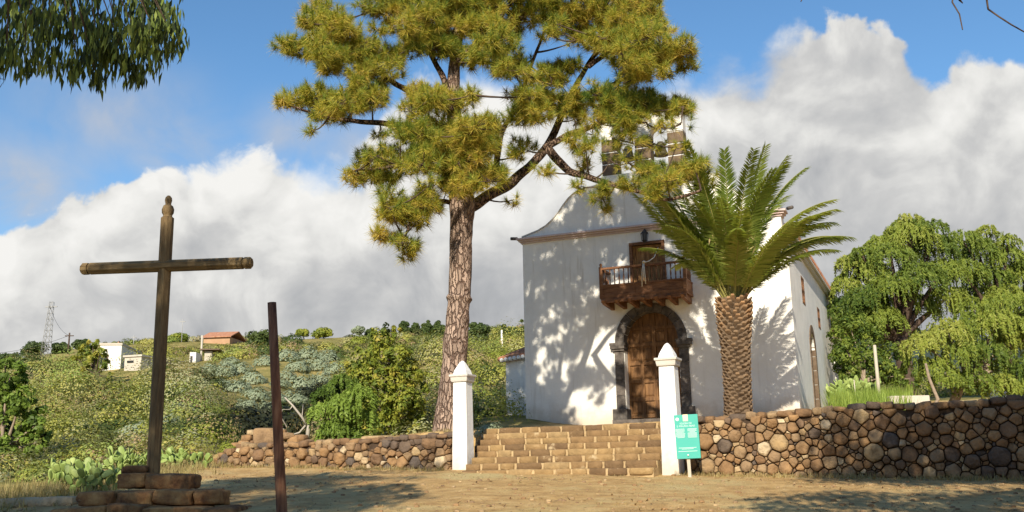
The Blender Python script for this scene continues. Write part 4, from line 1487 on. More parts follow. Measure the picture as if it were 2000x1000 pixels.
PLY = 24.6
pb_ = at(1443, 826, PLY)
pc = at(1433, 590, PLY)
palm = empty('palm_tree', pb_, 'stout palm with upright feathery fronds and scaly trunk in front of the church', 'palm')
rng = np.random.default_rng(9)
mb = MB()
hgt = pc[2] - pb_[2]
core_r = lambda t: np.interp(t, [0, .06, .3, .6, .85, 1.0], [.35, .29, .285, .31, .36, .34])
ts_ = np.linspace(-.06, 1.03, 30)
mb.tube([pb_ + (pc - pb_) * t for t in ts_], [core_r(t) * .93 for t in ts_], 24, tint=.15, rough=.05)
ga = math.pi * (3 - math.sqrt(5))
NS = 430
for i in range(NS):
    t = (i + .5) / NS
    a = i * ga + rng.normal(0, .06)
    r = core_r(t)
    c_ = pb_ + (pc - pb_) * t + (0, 0, .02)
    o_ = np.array([math.cos(a), math.sin(a), 0])
    sd_ = np.array([-math.sin(a), math.cos(a), 0])
    upv = np.array([0, 0, 1.0])
    w, h_ = .085 * rng.uniform(.8, 1.2), .055 * rng.uniform(.75, 1.2)
    t = t + rng.normal(0, .006)
    ext = .05 + .06 * S((t - .55) / .4) + rng.uniform(-.01, .02)
    lift = .03 + .07 * S((t - .5) / .5)
    b0 = c_ + o_ * (r * .88)
    tipc = c_ + o_ * (r + ext) + upv * (lift + .02)
    vs = [b0 - sd_ * w - upv * h_, b0 + sd_ * w - upv * h_, b0 + sd_ * w * .8 + upv * h_, b0 - sd_ * w * .8 + upv * h_,
          tipc - sd_ * w * .62 - upv * h_ * .35, tipc + sd_ * w * .62 - upv * h_ * .35, tipc + sd_ * w * .5 + upv * h_ * .4, tipc - sd_ * w * .5 + upv * h_ * .4]
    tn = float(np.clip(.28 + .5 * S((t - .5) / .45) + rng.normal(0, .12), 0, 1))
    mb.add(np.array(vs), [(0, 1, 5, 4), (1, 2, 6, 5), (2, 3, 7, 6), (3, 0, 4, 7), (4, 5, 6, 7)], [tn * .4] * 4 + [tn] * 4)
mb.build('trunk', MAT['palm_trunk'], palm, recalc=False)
specs = []
rings = [(8, 88, 78, 3.95, .40), (11, 83, 70, 4.15, .70), (12, 76, 60, 3.6, 1.05), (8, 62, 50, 3.0, 1.1)]
for n_, ea, eb, L_, bd_ in rings:
    off = rng.uniform(0, 6)
    for i in range(n_):
        az_ = off + i * 2 * math.pi / n_ + rng.uniform(-.18, .18)
        e0 = math.radians(rng.uniform(eb, ea) + (9 if math.cos(az_) < -.2 and eb < 65 else 0))
        specs.append((L_ * rng.uniform(.88, 1.06), e0, az_, bd_ * rng.uniform(.7, 1.3), rng.uniform(.30, .75)))
# the long drooping fronds on the right and the straight low ones on the left
for azd, e0, L_, bd_ in ((3, 60, 3.5, 1.3), (-18, 56, 3.4, 1.3), (14, 66, 3.7, 1.25), (-40, 60, 3.5, 1.1), (8, 50, 3.2, 1.0), (-6, 70, 3.8, 1.1), (176, 58, 3.7, .2), (190, 57, 3.4, .2), (168, 64, 3.6, .25), (200, 60, 3.6, .3), (-150, 58, 3.2, .3), (-95, 50, 3.1, .6), (-70, 46, 3.0, .7)):
    specs.append((L_, math.radians(e0), math.radians(azd), bd_, rng.uniform(.4, .8)))
palm_fronds(palm, pc + (0, 0, -.08), specs, rng)
# dry brown bracts in the heart of the crown
V_ = []
for k in range(60):
    a, e = rng.uniform(0, 6.28), math.radians(rng.uniform(50, 85))
    d_ = np.array([math.cos(a) * math.cos(e), math.sin(a) * math.cos(e), math.sin(e)])
    p_ = pc + d_ * rng.uniform(.9, 1.8) + (0, 0, .1)
    V_.append(leaves(p_[None] + rng.normal(0, .08, (6, 3)), rdirs(6, rng), .28, .04, rng, along=np.repeat(unit(d_ + rng.normal(0, .2, 3))[None], 6, 0)))
V_ = np.concatenate(V_)
poly_mesh('flower_stalks', V_, rng.uniform(0, .6, len(V_)), MAT['straw'], palm)

# second palm, its fronds showing behind the far corner of the church
q2 = at(1628, 700, 50.0)
q2b = np.array([q2[0] - .3, 50.5, Hs(q2[0], 50.5)])
palm2 = empty('palm_tree', q2b, 'dark palm behind the far right corner of the church, only arching fronds showing', 'palm')
c2 = np.array([q2b[0], q2b[1], at(1620, 655, 50.5)[2]])
MB().tube([q2b - (0, 0, .2), c2], [.4, .35], 12, rough=.1).build('trunk', MAT['palm_trunk'], palm2)
palm_fronds(palm2, c2, [(3.0 * rng.uniform(.85, 1.1), math.radians(rng.uniform(15, 65)), a + rng.uniform(-.2, .2), rng.uniform(.9, 1.5), rng.uniform(.1, .5)) for a in np.linspace(0, 6.1, 22)], rng)


# ------------------------------------------------------------------ foliage builders
def drooping(blobs, Y, rng, dens=1.0, leaf=.18, wid=.045, hang=1.0):
    """strands of narrow leaves hanging from the blobs (px, py, r_px, dY)"""
    V_, T_ = [], []
    for px, py, pr_, dY in blobs:
        C = at(px, py, Y + dY)
        R0 = pr_ * (Y + dY) / F_PX
        n = max(8, int(100 * dens * (R0 / .8) ** 2))
        d = rdirs(n, rng)
        d[:, 2] = np.abs(d[:, 2]) * .9 - .18
        st_ = C + d * R0 * rng.uniform(.55, 1.0, (n, 1)) ** .5
        tone = rng.normal(.45, .20)
        for i in range(n):
            k = rng.integers(10, 17)
            hl = R0 * hang * rng.uniform(.5, 1.05)
            tq = np.linspace(0, 1, k)
            outd = np.array([d[i, 0], d[i, 1], 0]) * R0 * .32
            P_ = st_[i] + outd * (1 - (1 - tq[:, None]) ** 2) + np.array([0, 0, -1.0]) * (hl * tq ** 1.5)[:, None] + np.array([0, 0, .12 * R0]) * np.sin(tq * 2.2)[:, None]
            for sgn_ in (-1, 1):
                al = unit(np.array([0, 0, -1.0]) + sgn_ * .9 * unit(rng.normal(size=3)) + rng.normal(0, .25, (k, 3)))
                N_ = unit(rdirs(k, rng) + np.array([d[i, 0], d[i, 1] - .3, .5]))
                V_.append(leaves(P_ + al * leaf * .4, N_, leaf * rng.uniform(.7, 1.2, k), wid * rng.uniform(.8, 1.3, k), rng, along=al))
                T_.append(np.clip(tone + rng.normal(0, .12, k) + .12 * (1 - tq), 0, 1))
    return np.concatenate(V_), np.concatenate(T_)


def bushy(blobs, Y, rng, dens=1.0, leaf=.14, wid=.09, squash=.85, tone=.5, shell=.5):
    V_, T_ = [], []
    for px, py, pr_, dY in blobs:
        C = at(px, py, Y + dY)
        R0 = pr_ * (Y + dY) / F_PX
        n = max(20, int(1100 * dens * (R0 / .6) ** 2 * (.14 / leaf) ** 2))
        # sub-clumps give light tops and dark gaps
        nc = max(4, n // 26)
        cd = rdirs(nc, rng)
        cc = C + cd * R0 * rng.uniform(shell, 1.0, (nc, 1)) * np.array([1, 1, squash])
        w = rng.integers(0, nc, n)
        d = rdirs(n, rng)
        cr = R0 * rng.uniform(.14, .34, nc)
        P_ = cc[w] + d * (cr[w] * rng.uniform(.5, 1.0, n) ** .5)[:, None]
        N_ = unit(d + cd[w] * .6 + rng.normal(0, .45, (n, 3)) + np.array([0, 0, .35]))
        V_.append(leaves(P_, N_, leaf * rng.uniform(.65, 1.25, n), wid * rng.uniform(.7, 1.2, n), rng))
        ct = rng.normal(tone, .16, nc)
        T_.append(np.clip(ct[w] + rng.normal(0, .1, n), 0, 1))
    return np.concatenate(V_), np.concatenate(T_)


def trunk_to(root, base, blobs, Y, r, mat, rng, every=1, fork=.5):
    cs = np.array([at(px, py, Y + dY) for px, py, pr_, dY in blobs])
    top_ = base + (cs.mean(0) - base) * fork
    mid = base * .5 + top_ * .5 + rng.normal(0, .06, 3)
    MB().tube([base - (0, 0, .3), base, mid, top_], [r * 1.5, r * 1.15, r, r * .85], 9, rough=.12).build('trunk', mat, root, recalc=False)
    mb = MB()
    for c_ in cs[::every]:
        m_ = (top_ + c_) / 2 + rng.normal(0, .12, 3) * np.linalg.norm(c_ - top_) * .5
        q_ = np.linspace(0, 1, 6)[:, None]
        mb.tube(top_ * (1 - q_) ** 2 + 2 * m_ * q_ * (1 - q_) + c_ * q_ ** 2, np.linspace(r * .55, r * .12, 6), 6, cap=False)
    mb.build('limbs', mat, root, recalc=False)


def tree(name, label, cat, foot, blobs, Y, style, mat, rng, r=.15, bark='bark_grey', group=None, fork=.5, **kw):
    b_ = foot if not isinstance(foot, tuple) else gat(foot[0], foot[1])
    root = empty(name, b_, label, cat, group)
    V_, T_ = (drooping if style == 'droop' else bushy)(blobs, Y, rng, **kw)
    trunk_to(root, np.array(b_), blobs, Y, r, MAT[bark], rng, fork=fork)
    poly_mesh('crown', V_, T_, MAT[mat], root)
    return root


rng = np.random.default_rng(31)
# ------------------------------------------------------------------ pepper trees on the right
big1 = [(1660, 512, 26, .2), (1685, 500, 30, -.2), (1655, 560, 30, 0), (1640, 600, 24, .3), (1668, 610, 34, -.3), (1720, 480, 34, .3), (1775, 462, 48, 0), (1740, 500, 42, -.5), (1820, 480, 42, .5), (1700, 530, 34, 0), (1675, 520, 26, .3), (1690, 580, 40, -.6), (1660, 590, 28, 0), (1740, 560, 44, -1.0), (1795, 540, 46, -1.2),
        (1840, 530, 40, 0), (1720, 620, 40, -.8), (1675, 640, 34, -.2), (1790, 600, 40, .8), (1760, 445, 26, .2), (1790, 440, 24, -.2), (1850, 580, 40, .6), (1775, 428, 22, 0), (1825, 445, 26, .3), (1755, 650, 36, 1.0), (1650, 545, 20, .4)]
tree('pepper_tree', 'largest weeping pepper tree, its domed crown topping the group right of the church', 'tree', (1790, 41.0), big1, 41, 'droop', 'pepper', rng, r=.34, bark='bark_dark', group='weeping pepper trees behind the right wall', dens=1.0, hang=.95)
big2 = [(1880, 470, 36, 0), (1910, 490, 40, .5), (1880, 530, 40, -.4), (1930, 540, 40, .3), (1965, 500, 34, 0), (1925, 452, 22, .4), (1968, 470, 22, -.3), (1985, 540, 40, .4), (2030, 520, 50, 0), (2020, 590, 50, .4), (1960, 580, 40, -.5), (1905, 580, 40, .8), (1990, 640, 40, 0)]
tree('pepper_tree', 'weeping pepper tree at the right edge with thin upright tufts against the cloud', 'tree', (1990, 44.0), big2, 44, 'droop', 'pepper', rng, r=.28, bark='bark_dark', group='weeping pepper trees behind the right wall', dens=1.0, hang=.95)
low1 = [(1850, 650, 44, 0), (1800, 670, 36, -.4), (1900, 640, 46, .3), (1950, 630, 44, -.3), (1990, 660, 40, .2), (1880, 690, 36, -.6), (1930, 690, 40, -.4), (1850, 735, 30, -.7), (1905, 740, 34, -.8), (1955, 750, 34, -.6), (2010, 720, 44, -.2), (2000, 760, 36, -.5), (1830, 715, 30, -.5), (1790, 705, 26, 0), (1960, 715, 30, .1), (1905, 600, 34, .4), (1965, 590, 34, .5), (2030, 640, 50, 0)]
tree('pepper_tree', 'low spreading pepper tree with two bare leaning stems just behind the wall', 'tree', (1868, 33.0), low1, 33, 'droop', 'pepper', rng, r=.14, bark='bark_grey', group='weeping pepper trees behind the right wall', dens=1.1, hang=1.05, leaf=.15, wid=.042)
MB().tube([gat(1822, 31.5) - (0, 0, .1), at(1832, 780, 31.5), at(1815, 740, 31.6), at(1808, 710, 31.7)], [.06, .055, .05, .04], 8, rough=.1).build('stem', MAT['bark_grey'], [o for o in sc.objects if o.name.startswith('pepper_tree')][-1])
low2 = [(1655, 690, 34, 0), (1690, 700, 34, .4), (1720, 720, 30, 0), (1640, 660, 26, .2), (1700, 660, 32, .6), (1745, 735, 26, -.2), (1660, 730, 24, 0), (1745, 690, 28, .6), (1780, 740, 26, .5), (1660, 640, 30, 1), (1640, 715, 22, .3)]
tree('shrub', 'rounded shrub under the pepper trees beside the far church corner', 'shrub', (1690, 38.5), low2, 38.5, 'bush', 'pepper', rng, r=.10, dens=.9, leaf=.15, wid=.07, tone=.30)

# ------------------------------------------------------------------ bushes left of the pine
bp = [(745, 665, 30, 0), (775, 690, 34, -.2), (720, 700, 34, 0), (800, 730, 32, .2), (750, 740, 40, -.4), (710, 745, 34, -.3), (785, 780, 40, -.3), (735, 790, 40, -.5), (815, 800, 26, .2), (760, 825, 36, -.4), (800, 835, 26, 0), (765, 645, 18, 0), (690, 715, 20, .3), (815, 760, 22, .3), (725, 835, 26, -.1)]
tree('juniper_bush', 'tall yellow green bushy conifer between the bare pole and the pine trunk', 'shrub', (760, 30.0), bp, 30, 'bush', 'bushpine', rng, r=.12, dens=1.0, leaf=.13, wid=.065, tone=.5)
bp = [(670, 745, 26, 0), (640, 765, 26, .2), (700, 770, 30, -.2), (665, 790, 32, -.3), (630, 800, 24, 0), (705, 810, 26, .2), (660, 830, 28, -.2), (640, 840, 20, 0), (690, 845, 20, 0)]
tree('pepper_tree', 'small bright green pepper tree in front of the yellow green conifer', 'tree', gat(660, 26.0), bp, 26.2, 'droop', 'pepper_bright', rng, r=.05, bark='bark_grey', dens=2.6, leaf=.13, wid=.04, hang=1.25)

# dead tree
dt = gat(598, 26.5)
dead = empty('dead_tree', dt, 'small bare grey dead tree with forked limbs behind the low wall', 'tree')
mb = MB()
for path, r in (([(600, 868), (602, 840), (606, 812)], .07), ([(604, 838), (590, 815), (572, 792), (556, 776)], .04), ([(606, 815), (622, 800), (640, 790)], .035), ([(604, 822), (585, 845), (568, 850), (545, 832)], .03), ([(572, 792), (566, 800), (552, 800)], .018), ([(606, 815), (612, 790), (610, 770)], .022), ([(590, 815), (592, 790)], .015), ([(560, 834), (548, 812), (552, 800)], .02)):
    m_ = len(path)
    mb.tube([at(px, py, 26.5 + .25 * math.sin(px)) for px, py in path], np.linspace(r, r * .5, m_), 6, rough=.1)
mb.build('bare_limbs', MAT['dead_wood'], dead)

# light green tree at the left edge
bp = [(-40, 740, 50, 0), (20, 735, 36, 0), (40, 780, 38, -.3), (-10, 790, 45, .2), (70, 830, 30, -.3), (20, 840, 34, .2), (-50, 840, 50, 0), (60, 800, 28, .2), (85, 850, 18, 0), (10, 710, 22, .2), (30, 880, 34, -.3), (70, 865, 26, -.2), (-10, 890, 40, -.4), (0, 860, 40, .2)]
tree('fig_tree', 'broad leafy green tree cut by the left edge of the view, on the near slope', 'tree', (0, 25.0), bp, 25, 'bush', 'pepper_bright', rng, r=.10, dens=.8, leaf=.14, wid=.09, tone=.28, fork=.35)
# reddish pine before the white house
YP = gp(185, 758)[1]
bp = [(180, 668, 14, 0), (165, 685, 16, .5), (195, 690, 16, -.5), (180, 705, 18, 0), (210, 712, 14, .3), (160, 715, 14, -.4), (190, 728, 16, .4), (172, 742, 12, 0), (150, 700, 12, .5), (215, 735, 8, 0)]
tree('small_pine', 'brownish green pine standing in front of the white house on the ridge', 'tree', (182, YP), bp, YP, 'bush', 'bushpine', rng, r=.16, bark='bark_dark', dens=1.1, leaf=.34, wid=.17, tone=.6)


def ridge_tree(px, Y, top_py, w_px, label, mat='dark_leaf', cone=False, tone=.4, group='trees along the ridge', name='ridge_tree'):
    g_ = gat(px, Y)
    u_ = ray(px, 700)
    k = at(px, top_py, Y)
    hgt_ = max(k[2] - g_[2], 1.0)
    root = empty(name, g_, label, 'tree', group)
    R0 = w_px * Y / F_PX / 2
    V_, T_ = [], []
    lay = 5 if cone else 4
    x0 = k[0]
    for i in range(lay):
        t = (i + .5) / lay
        if cone:
            rr = R0 * (1.05 - .8 * t)
            zz = hgt_ * (.18 + .78 * t)
            cc = [(0, 0)] if i > 2 else [(-.4, 0), (.4, .3), (0, -.4)]
        else:
            rr = R0 * (.62 if i in (1, 2) else .48)
            zz = hgt_ * (.30 + .56 * t)
            cc = [(-.55, .2), (.55, -.2), (0, -.5), (0, .5)] if i in (1, 2) else [(-.3, 0), (.3, .2)]
        for ax_, ay_ in cc:
            ax_ += rng.normal(0, .16)
            zz += rng.normal(0, .05) * hgt_
            n = int(130 + 90 * rr)
            d = rdirs(n, rng)
            P_ = np.array([x0 + ax_ * R0, Y + ay_ * R0, g_[2] + zz]) + d * rr * rng.uniform(.5, 1.05, (n, 1)) * np.array([1, 1, .75])
            sz = .22 + Y * .0011
            V_.append(leaves(P_, unit(d + rng.normal(0, .5, (n, 3)) + (0, -.2, .3)), sz * rng.uniform(.7, 1.3, n), sz * .6, rng))
            T_.append(np.clip(rng.normal(tone, .12) + rng.normal(0, .12, n), 0, 1))
    MB().tube([g_ - (0, 0, .4), (x0, Y, g_[2] + hgt_ * .75)], [.03 * hgt_ + .05, .03], 6).build('trunk', MAT['bark_dark'], root)
    poly_mesh('crown', np.concatenate(V_), np.concatenate(T_), MAT[mat], root)
    return root


RT = [(68, 130, 666, 46, 'dark round tree on the skyline just left of the lattice mast', 'dark_leaf', False),
      (118, 128, 672, 34, 'dark round tree right of the lattice mast foot', 'dark_leaf', False),
      (160, 128, 662, 26, 'dark round tree on the skyline left of the white house', 'dark_leaf', False),
      (20, 120, 700, 50, 'dark tree low on the ridge at the far left', 'dark_leaf', False),
      (350, 147, 656, 40, 'low wide bush crowning the ridge right of the cross', 'bushpine', False),
      (508, 118, 642, 46, 'dark spreading tree on the ridge left of the bare pole', 'dark_leaf', False),
      (590, 149, 641, 24, 'small round tree on the skyline right of the bare pole', 'bushpine', False),
      (630, 149, 643, 34, 'wide low tree on the skyline between pole and conifer', 'bushpine', False),
      (701, 147, 636, 22, 'thin airy tree on the skyline above the conifer', 'spurge', False),
      (725, 149, 639, 18, 'small tuft of a tree on the skyline right of the airy one', 'dark_leaf', True),
      (790, 147, 624, 20, 'leftmost of the row of small pines left of the tall pine trunk', 'dark_leaf', True),
      (811, 148, 626, 16, 'second small pine of the row left of the tall pine trunk', 'dark_leaf', True),
      (834, 148, 624, 20, 'third small pine of the row, slightly taller, left of the tall pine trunk', 'dark_leaf', True),
      (857, 148, 625, 24, 'small pine of the row closest to the tall pine trunk', 'dark_leaf', True),
      (934, 105, 622, 40, 'big round dark tree just right of the tall pine trunk', 'dark_leaf', False),
      (925, 85, 665, 44, 'mid green rounded tree below the round dark one', 'bushpine', False),
      (982, 112, 630, 24, 'pine on the slope left of the slender white post', 'dark_leaf', True),
      (1000, 105, 636, 30, 'pine on the slope right of the slender white post', 'dark_leaf', False),
      (1020, 118, 614, 16, 'tall slim tree touching the left edge of the church front', 'dark_leaf', True),
      (1606, 120, 531, 14, 'slim tree far off beyond the church roof end', 'dark_leaf', True),
      (1622, 118, 542, 22, 'round tree far off right of the church eave', 'dark_leaf', False),
      (1640, 110, 560, 34, 'wide tree far off between church and pepper tree', 'bushpine', False),
      (1640, 80, 600, 44, 'leafy tree behind the second palm', 'bushpine', False)]
for px, Y, ty, w, lab, mt, cn in RT:
    ridge_tree(px, Y, ty, w, lab, mt, cn, tone=.45)

# ------------------------------------------------------------------ hillside scrub
rng = np.random.default_rng(77)
V_, T_ = [], []


def free(x, y):
    r, f = rf(x, y)
    if f < .5 and x > edge_x(y) - .7:
        return False
    if r > -4.2 and f < 40 and f > .4:
        return False
    if f > .3 and f < 3.2 and r > -7.0:
        return False
    u = x / y
    return -.62 < u < .06 or (.26 < u < .62 and y > 50)


def clump(C, R0, n, leaf, tone, V_, T_, squash=.75):
    d = rdirs(n, rng)
    d[:, 2] = np.abs(d[:, 2])
    lump = 1 + .28 * fbm(d * 1.9 + rng.uniform(0, 50, 3), 2)
    P_ = C + d * (R0 * lump * rng.uniform(.80, 1.03, n))[:, None] * np.array([1, 1, squash])
    N_ = unit(d * np.array([1, 1, 1 / squash]) + rng.normal(0, .14, (n, 3)))
    V_.append(leaves(P_, N_, leaf * rng.uniform(.7, 1.3, n), leaf * .6 * rng.uniform(.7, 1.3, n), rng))
    T_.append(np.clip(tone + .03 * fbm(d * 3 + rng.uniform(0, 50, 3), 2) + rng.normal(0, .022, n), 0, 1))


CLEAR = [(197, 300, 722, 30), (365, 420, 708, 26), (397, 452, 670, 22), (330, 372, 700, 30)]
CLEAR = [((ray(a, 700)[0] / ray(a, 700)[1], ray(b_, 700)[0] / ray(b_, 700)[1]), gp((a + b_) / 2, c_)[1], d_) for a, b_, c_, d_ in CLEAR]
CLEAR += [((-.295, -.185), 66.0, 43.5)]


cnt = 0
while cnt < 3000:
    y = (17.5 ** .75 + rng.uniform() * (155 ** .75 - 17.5 ** .75)) ** (1 / .75)
    u = rng.uniform(-.6, .62)
    x = u * y
    if not free(x, y):
        continue
    if vnoise(np.array([x / 9, y / 12, 2.0])) < -.08 + .25 * (y < 24) * -1 or any(q[0][0] < u < q[0][1] and q[1] - q[2] < y < q[1] + 6 for q in CLEAR):
        continue
    R0 = rng.choice([rng.uniform(.35, .7), rng.uniform(.7, 1.2), rng.uniform(1.2, 1.8)], p=[.55, .38, .07]) * (1 + y / 160) * (.38 + .62 * S((y - 18) / 24)) * (1 - .35 * S((y - 120) / 20))
    if y > 80:
        R0 = min(R0, 1.05)
    leaf = .042 + y * .0015
    n = int(np.clip(9500 / y, 130, 420) * (.25 + 1.2 * R0 * R0))
    z = Hs(x, y)
    tz = vnoise(np.array([x / 7, y / 9, 5.0]))
    tone = float(np.clip(rng.choice([.02, .16, .33, .5, .68, .85, 1.0], p=[.17, .15, .19, .18, .08, .13, .10]) + .12 * tz, 0, 1))
    clump(np.array([x, y, z - .05]), R0, n, leaf, tone, V_, T_, .9)
    cnt += 1
V_ = np.concatenate(V_)
sco = poly_mesh('hillside_scrub', V_, np.concatenate(T_), MAT['scrub'])
tag(sco, 'low olive, yellow and brown scrub covering the hillside', 'scrub', kind='stuff')

# separate larger shrubs
def shrub_proto(mat, R0, leaf, n, tone, sq):
    a, b_ = [], []
    clump(np.zeros(3), R0, n, leaf, tone, a, b_, sq)
    return np.concatenate(a), np.concatenate(b_), mat


KINDS = {
    'shade_shrub': ('thicket in the hollow behind the low wall end, leaves blackened to stand for shade', 'thickets coloured dark for the shade of the hollow'),
    'spurge': ('silvery green rounded spurge shrub on the hillside', 'silver green spurge shrubs on the hillside'),
    'dark_leaf': ('dark green rounded shrub on the hillside', 'dark green shrubs on the hillside'),
    'bushpine': ('yellow green rounded shrub on the hillside', 'yellow green shrubs on the hillside'),
}
protos = {k: [] for k in KINDS}


def put_shrub(kind, px, py, wpx, label=None, sq=.8):
    p = gp(px, py)
    R0 = wpx * p[1] / F_PX / 2
    if len(protos[kind]) < 3:
        V2, T2, mt = shrub_proto(kind, 1.0, .17, 700, .5, sq)
        o = poly_mesh('shrub', V2, T2, MAT[mt])
        protos[kind].append(o)
    else:
        o = protos[kind][int(rng.integers(0, 3))].copy()
        link(o)
    o.location = (p[0], p[1], p[2] - .08 * R0)
    s_ = R0 / 1.0
    o.scale = (s_, s_, s_ * rng.uniform(.9, 1.2))
    o.rotation_euler = (0, 0, rng.uniform(0, 6.28))
    if label:
        tag(o, label, 'shrub')
    else:
        tag(o, KINDS[kind][0], 'shrub', KINDS[kind][1])
    return o


for px, py, w in ((560, 690, 46), (600, 685, 40), (640, 690, 40), (580, 710, 40), (620, 708, 44), (410, 715, 34), (440, 720, 40), (470, 715, 36), (495, 735, 40), (430, 745, 40), (465, 750, 44), (500, 765, 40), (480, 785, 40), (590, 745, 46), (575, 775, 44), (610, 765, 40), (520, 790, 36), (545, 740, 30), (655, 715, 36), (450, 700, 30), (520, 700, 34), (540, 770, 34), (630, 735, 38), (560, 725, 30)):
    put_shrub('spurge', px, py + 14, w * 1.45)
for px, py, w in ((385, 760, 40), (350, 745, 30), (240, 770, 44), (130, 780, 46), (60, 700, 44), (100, 720, 40), (30, 720, 40), (300, 800, 36), (455, 850, 40), (500, 830, 54), (540, 825, 56), (585, 800, 50), (560, 850, 44), (610, 830, 44), (535, 795, 44), (870, 760, 40), (950, 720, 44), (980, 760, 40), (960, 800, 44), (840, 700, 44), (850, 660, 36), (960, 680, 36), (570, 660, 34), (520, 680, 40), (660, 690, 36)):
    put_shrub('dark_leaf', px, py + 12, w * 1.45)
for _ in range(34):
    px, py = rng.uniform(20, 450), rng.uniform(735, 860)
    put_shrub(str(rng.choice(['dark_leaf', 'dark_leaf', 'dark_leaf', 'bushpine', 'spurge'])), px, py, rng.uniform(44, 92))
for px, py, w in ((330, 720, 34), (150, 740, 36), (200, 800, 44), (270, 760, 38), (420, 800, 40), (350, 810, 44), (110, 830, 50), (250, 840, 50), (400, 850, 46), (70, 760, 40), (960, 740, 40), (940, 770, 40), (975, 690, 36), (840, 730, 40), (850, 790, 36), (700, 660, 36), (860, 820, 34), (450, 870, 36), (330, 770, 34)):
    put_shrub('bushpine', px, py + 12, w * 1.4)
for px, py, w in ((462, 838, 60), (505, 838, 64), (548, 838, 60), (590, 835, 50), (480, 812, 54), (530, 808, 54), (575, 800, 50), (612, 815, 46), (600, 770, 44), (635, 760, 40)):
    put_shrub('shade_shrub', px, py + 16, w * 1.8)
put_shrub('spurge', 360, 782, 54, 'isolated silvery agave-like shrub right of the cross upright, mid slope', .7)
put_shrub('spurge', 958, 850, 56, 'pale green spurge shrub beside the white annex, behind the steps', .8)

# grassy fringe where the forecourt meets the slope, and dry tufts
V_, T_ = [], []
n = 0
while n < 5200:
    if rng.uniform() < .45:
        y = rng.uniform(12, 23)
        x = edge_x(y) + rng.normal(-.5, .5)
        hh, tn = rng.uniform(.08, .26), rng.uniform(0, 1)
    elif rng.uniform() < .6:
        r = rng.uniform(-6.2, 10.5)
        p_ = cp(r, rng.choice([-.25 - abs(rng.normal(0, .12)), .75 + abs(rng.normal(0, .6))]), 0)
        if -.3 < r < 4.3:
            continue
        x, y = p_[0], p_[1]
        hh, tn = rng.uniform(.04, .14), rng.uniform(0, .7)
    else:
        y = rng.uniform(11.3, 20)
        x = rng.uniform(-7, 10)
        r, f = rf(x, y)
        if f > -.3 or vnoise(np.array([x * .9, y * .9, 1.0])) < .05:
            continue
        hh, tn = rng.uniform(.015, .05), rng.uniform(0, .6)
    z = Hs(x, y)
    for k in range(5):
        a = rng.uniform(0, 6.28)
        d = np.array([math.cos(a), math.sin(a), 0]) * hh * rng.uniform(.1, .8)
        b0 = np.array([x, y, z - .01]) + rng.normal(0, .03, 3) * (1, 1, 0)
        s_ = np.array([-math.sin(a), math.cos(a), 0]) * .007
        V_.append(np.stack([b0 - s_, b0 + s_, b0 + d + (0, 0, hh * rng.uniform(.6, 1.1))]))
        T_.append(tn)
    n += 1
go = poly_mesh('dry_grass', np.array(V_), np.array(T_), MAT['straw'])
tag(go, 'short dry grass tufts along the forecourt edge and walls', 'grass', kind='stuff')

# pebbles on the forecourt
mb = MB()
for _ in range(2200):
    y = 11.2 + 9 * rng.uniform() ** 1.4
    x = rng.uniform(-6.5, 9.5)
    r, f = rf(x, y)
    if f > -.25 - (.75 if -.5 < r < 4.2 else 0):
        continue
    s_ = .010 + .032 * rng.uniform() ** 5
    v, fcs = CS3
    v = v / (np.abs(v) ** 2.4).sum(1)[:, None] ** (1 / 2.4)
    mb.add(v * np.array([s_, s_ * rng.uniform(.6, 1), s_ * .6]) + (x, y, Hs(x, y) + s_ * .15), fcs, rng.uniform(.3, .85), True)
tag(mb.build('gravel', MAT['rubble'], recalc=False), 'small loose pebbles strewn over the dirt forecourt', 'gravel', kind='stuff')

# fallen leaves and needles
n = 900
LP = []
while len(LP) < n:
    y = 11.2 + 9.5 * rng.uniform() ** 1.2
    x = rng.uniform(-6.5, 9.5)
    r, f = rf(x, y)
    if f > -.3 - (.75 if -.5 < r < 4.2 else 0) or vnoise(np.array([x * .6, y * .6, 8.0])) < -.1:
        continue
    LP.append((x, y, Hs(x, y) + .012))
LN = unit(rng.normal(0, .35, (n, 3)) + (0, 0, 1))
fl = poly_mesh('fallen_leaves', leaves(np.array(LP), LN, rng.uniform(.04, .11, n), rng.uniform(.012, .03, n), rng), rng.uniform(0, 1, n), MAT['litter'])
tag(fl, 'dry brown leaves and needles lying on the dirt forecourt', 'fallen leaves', kind='stuff')

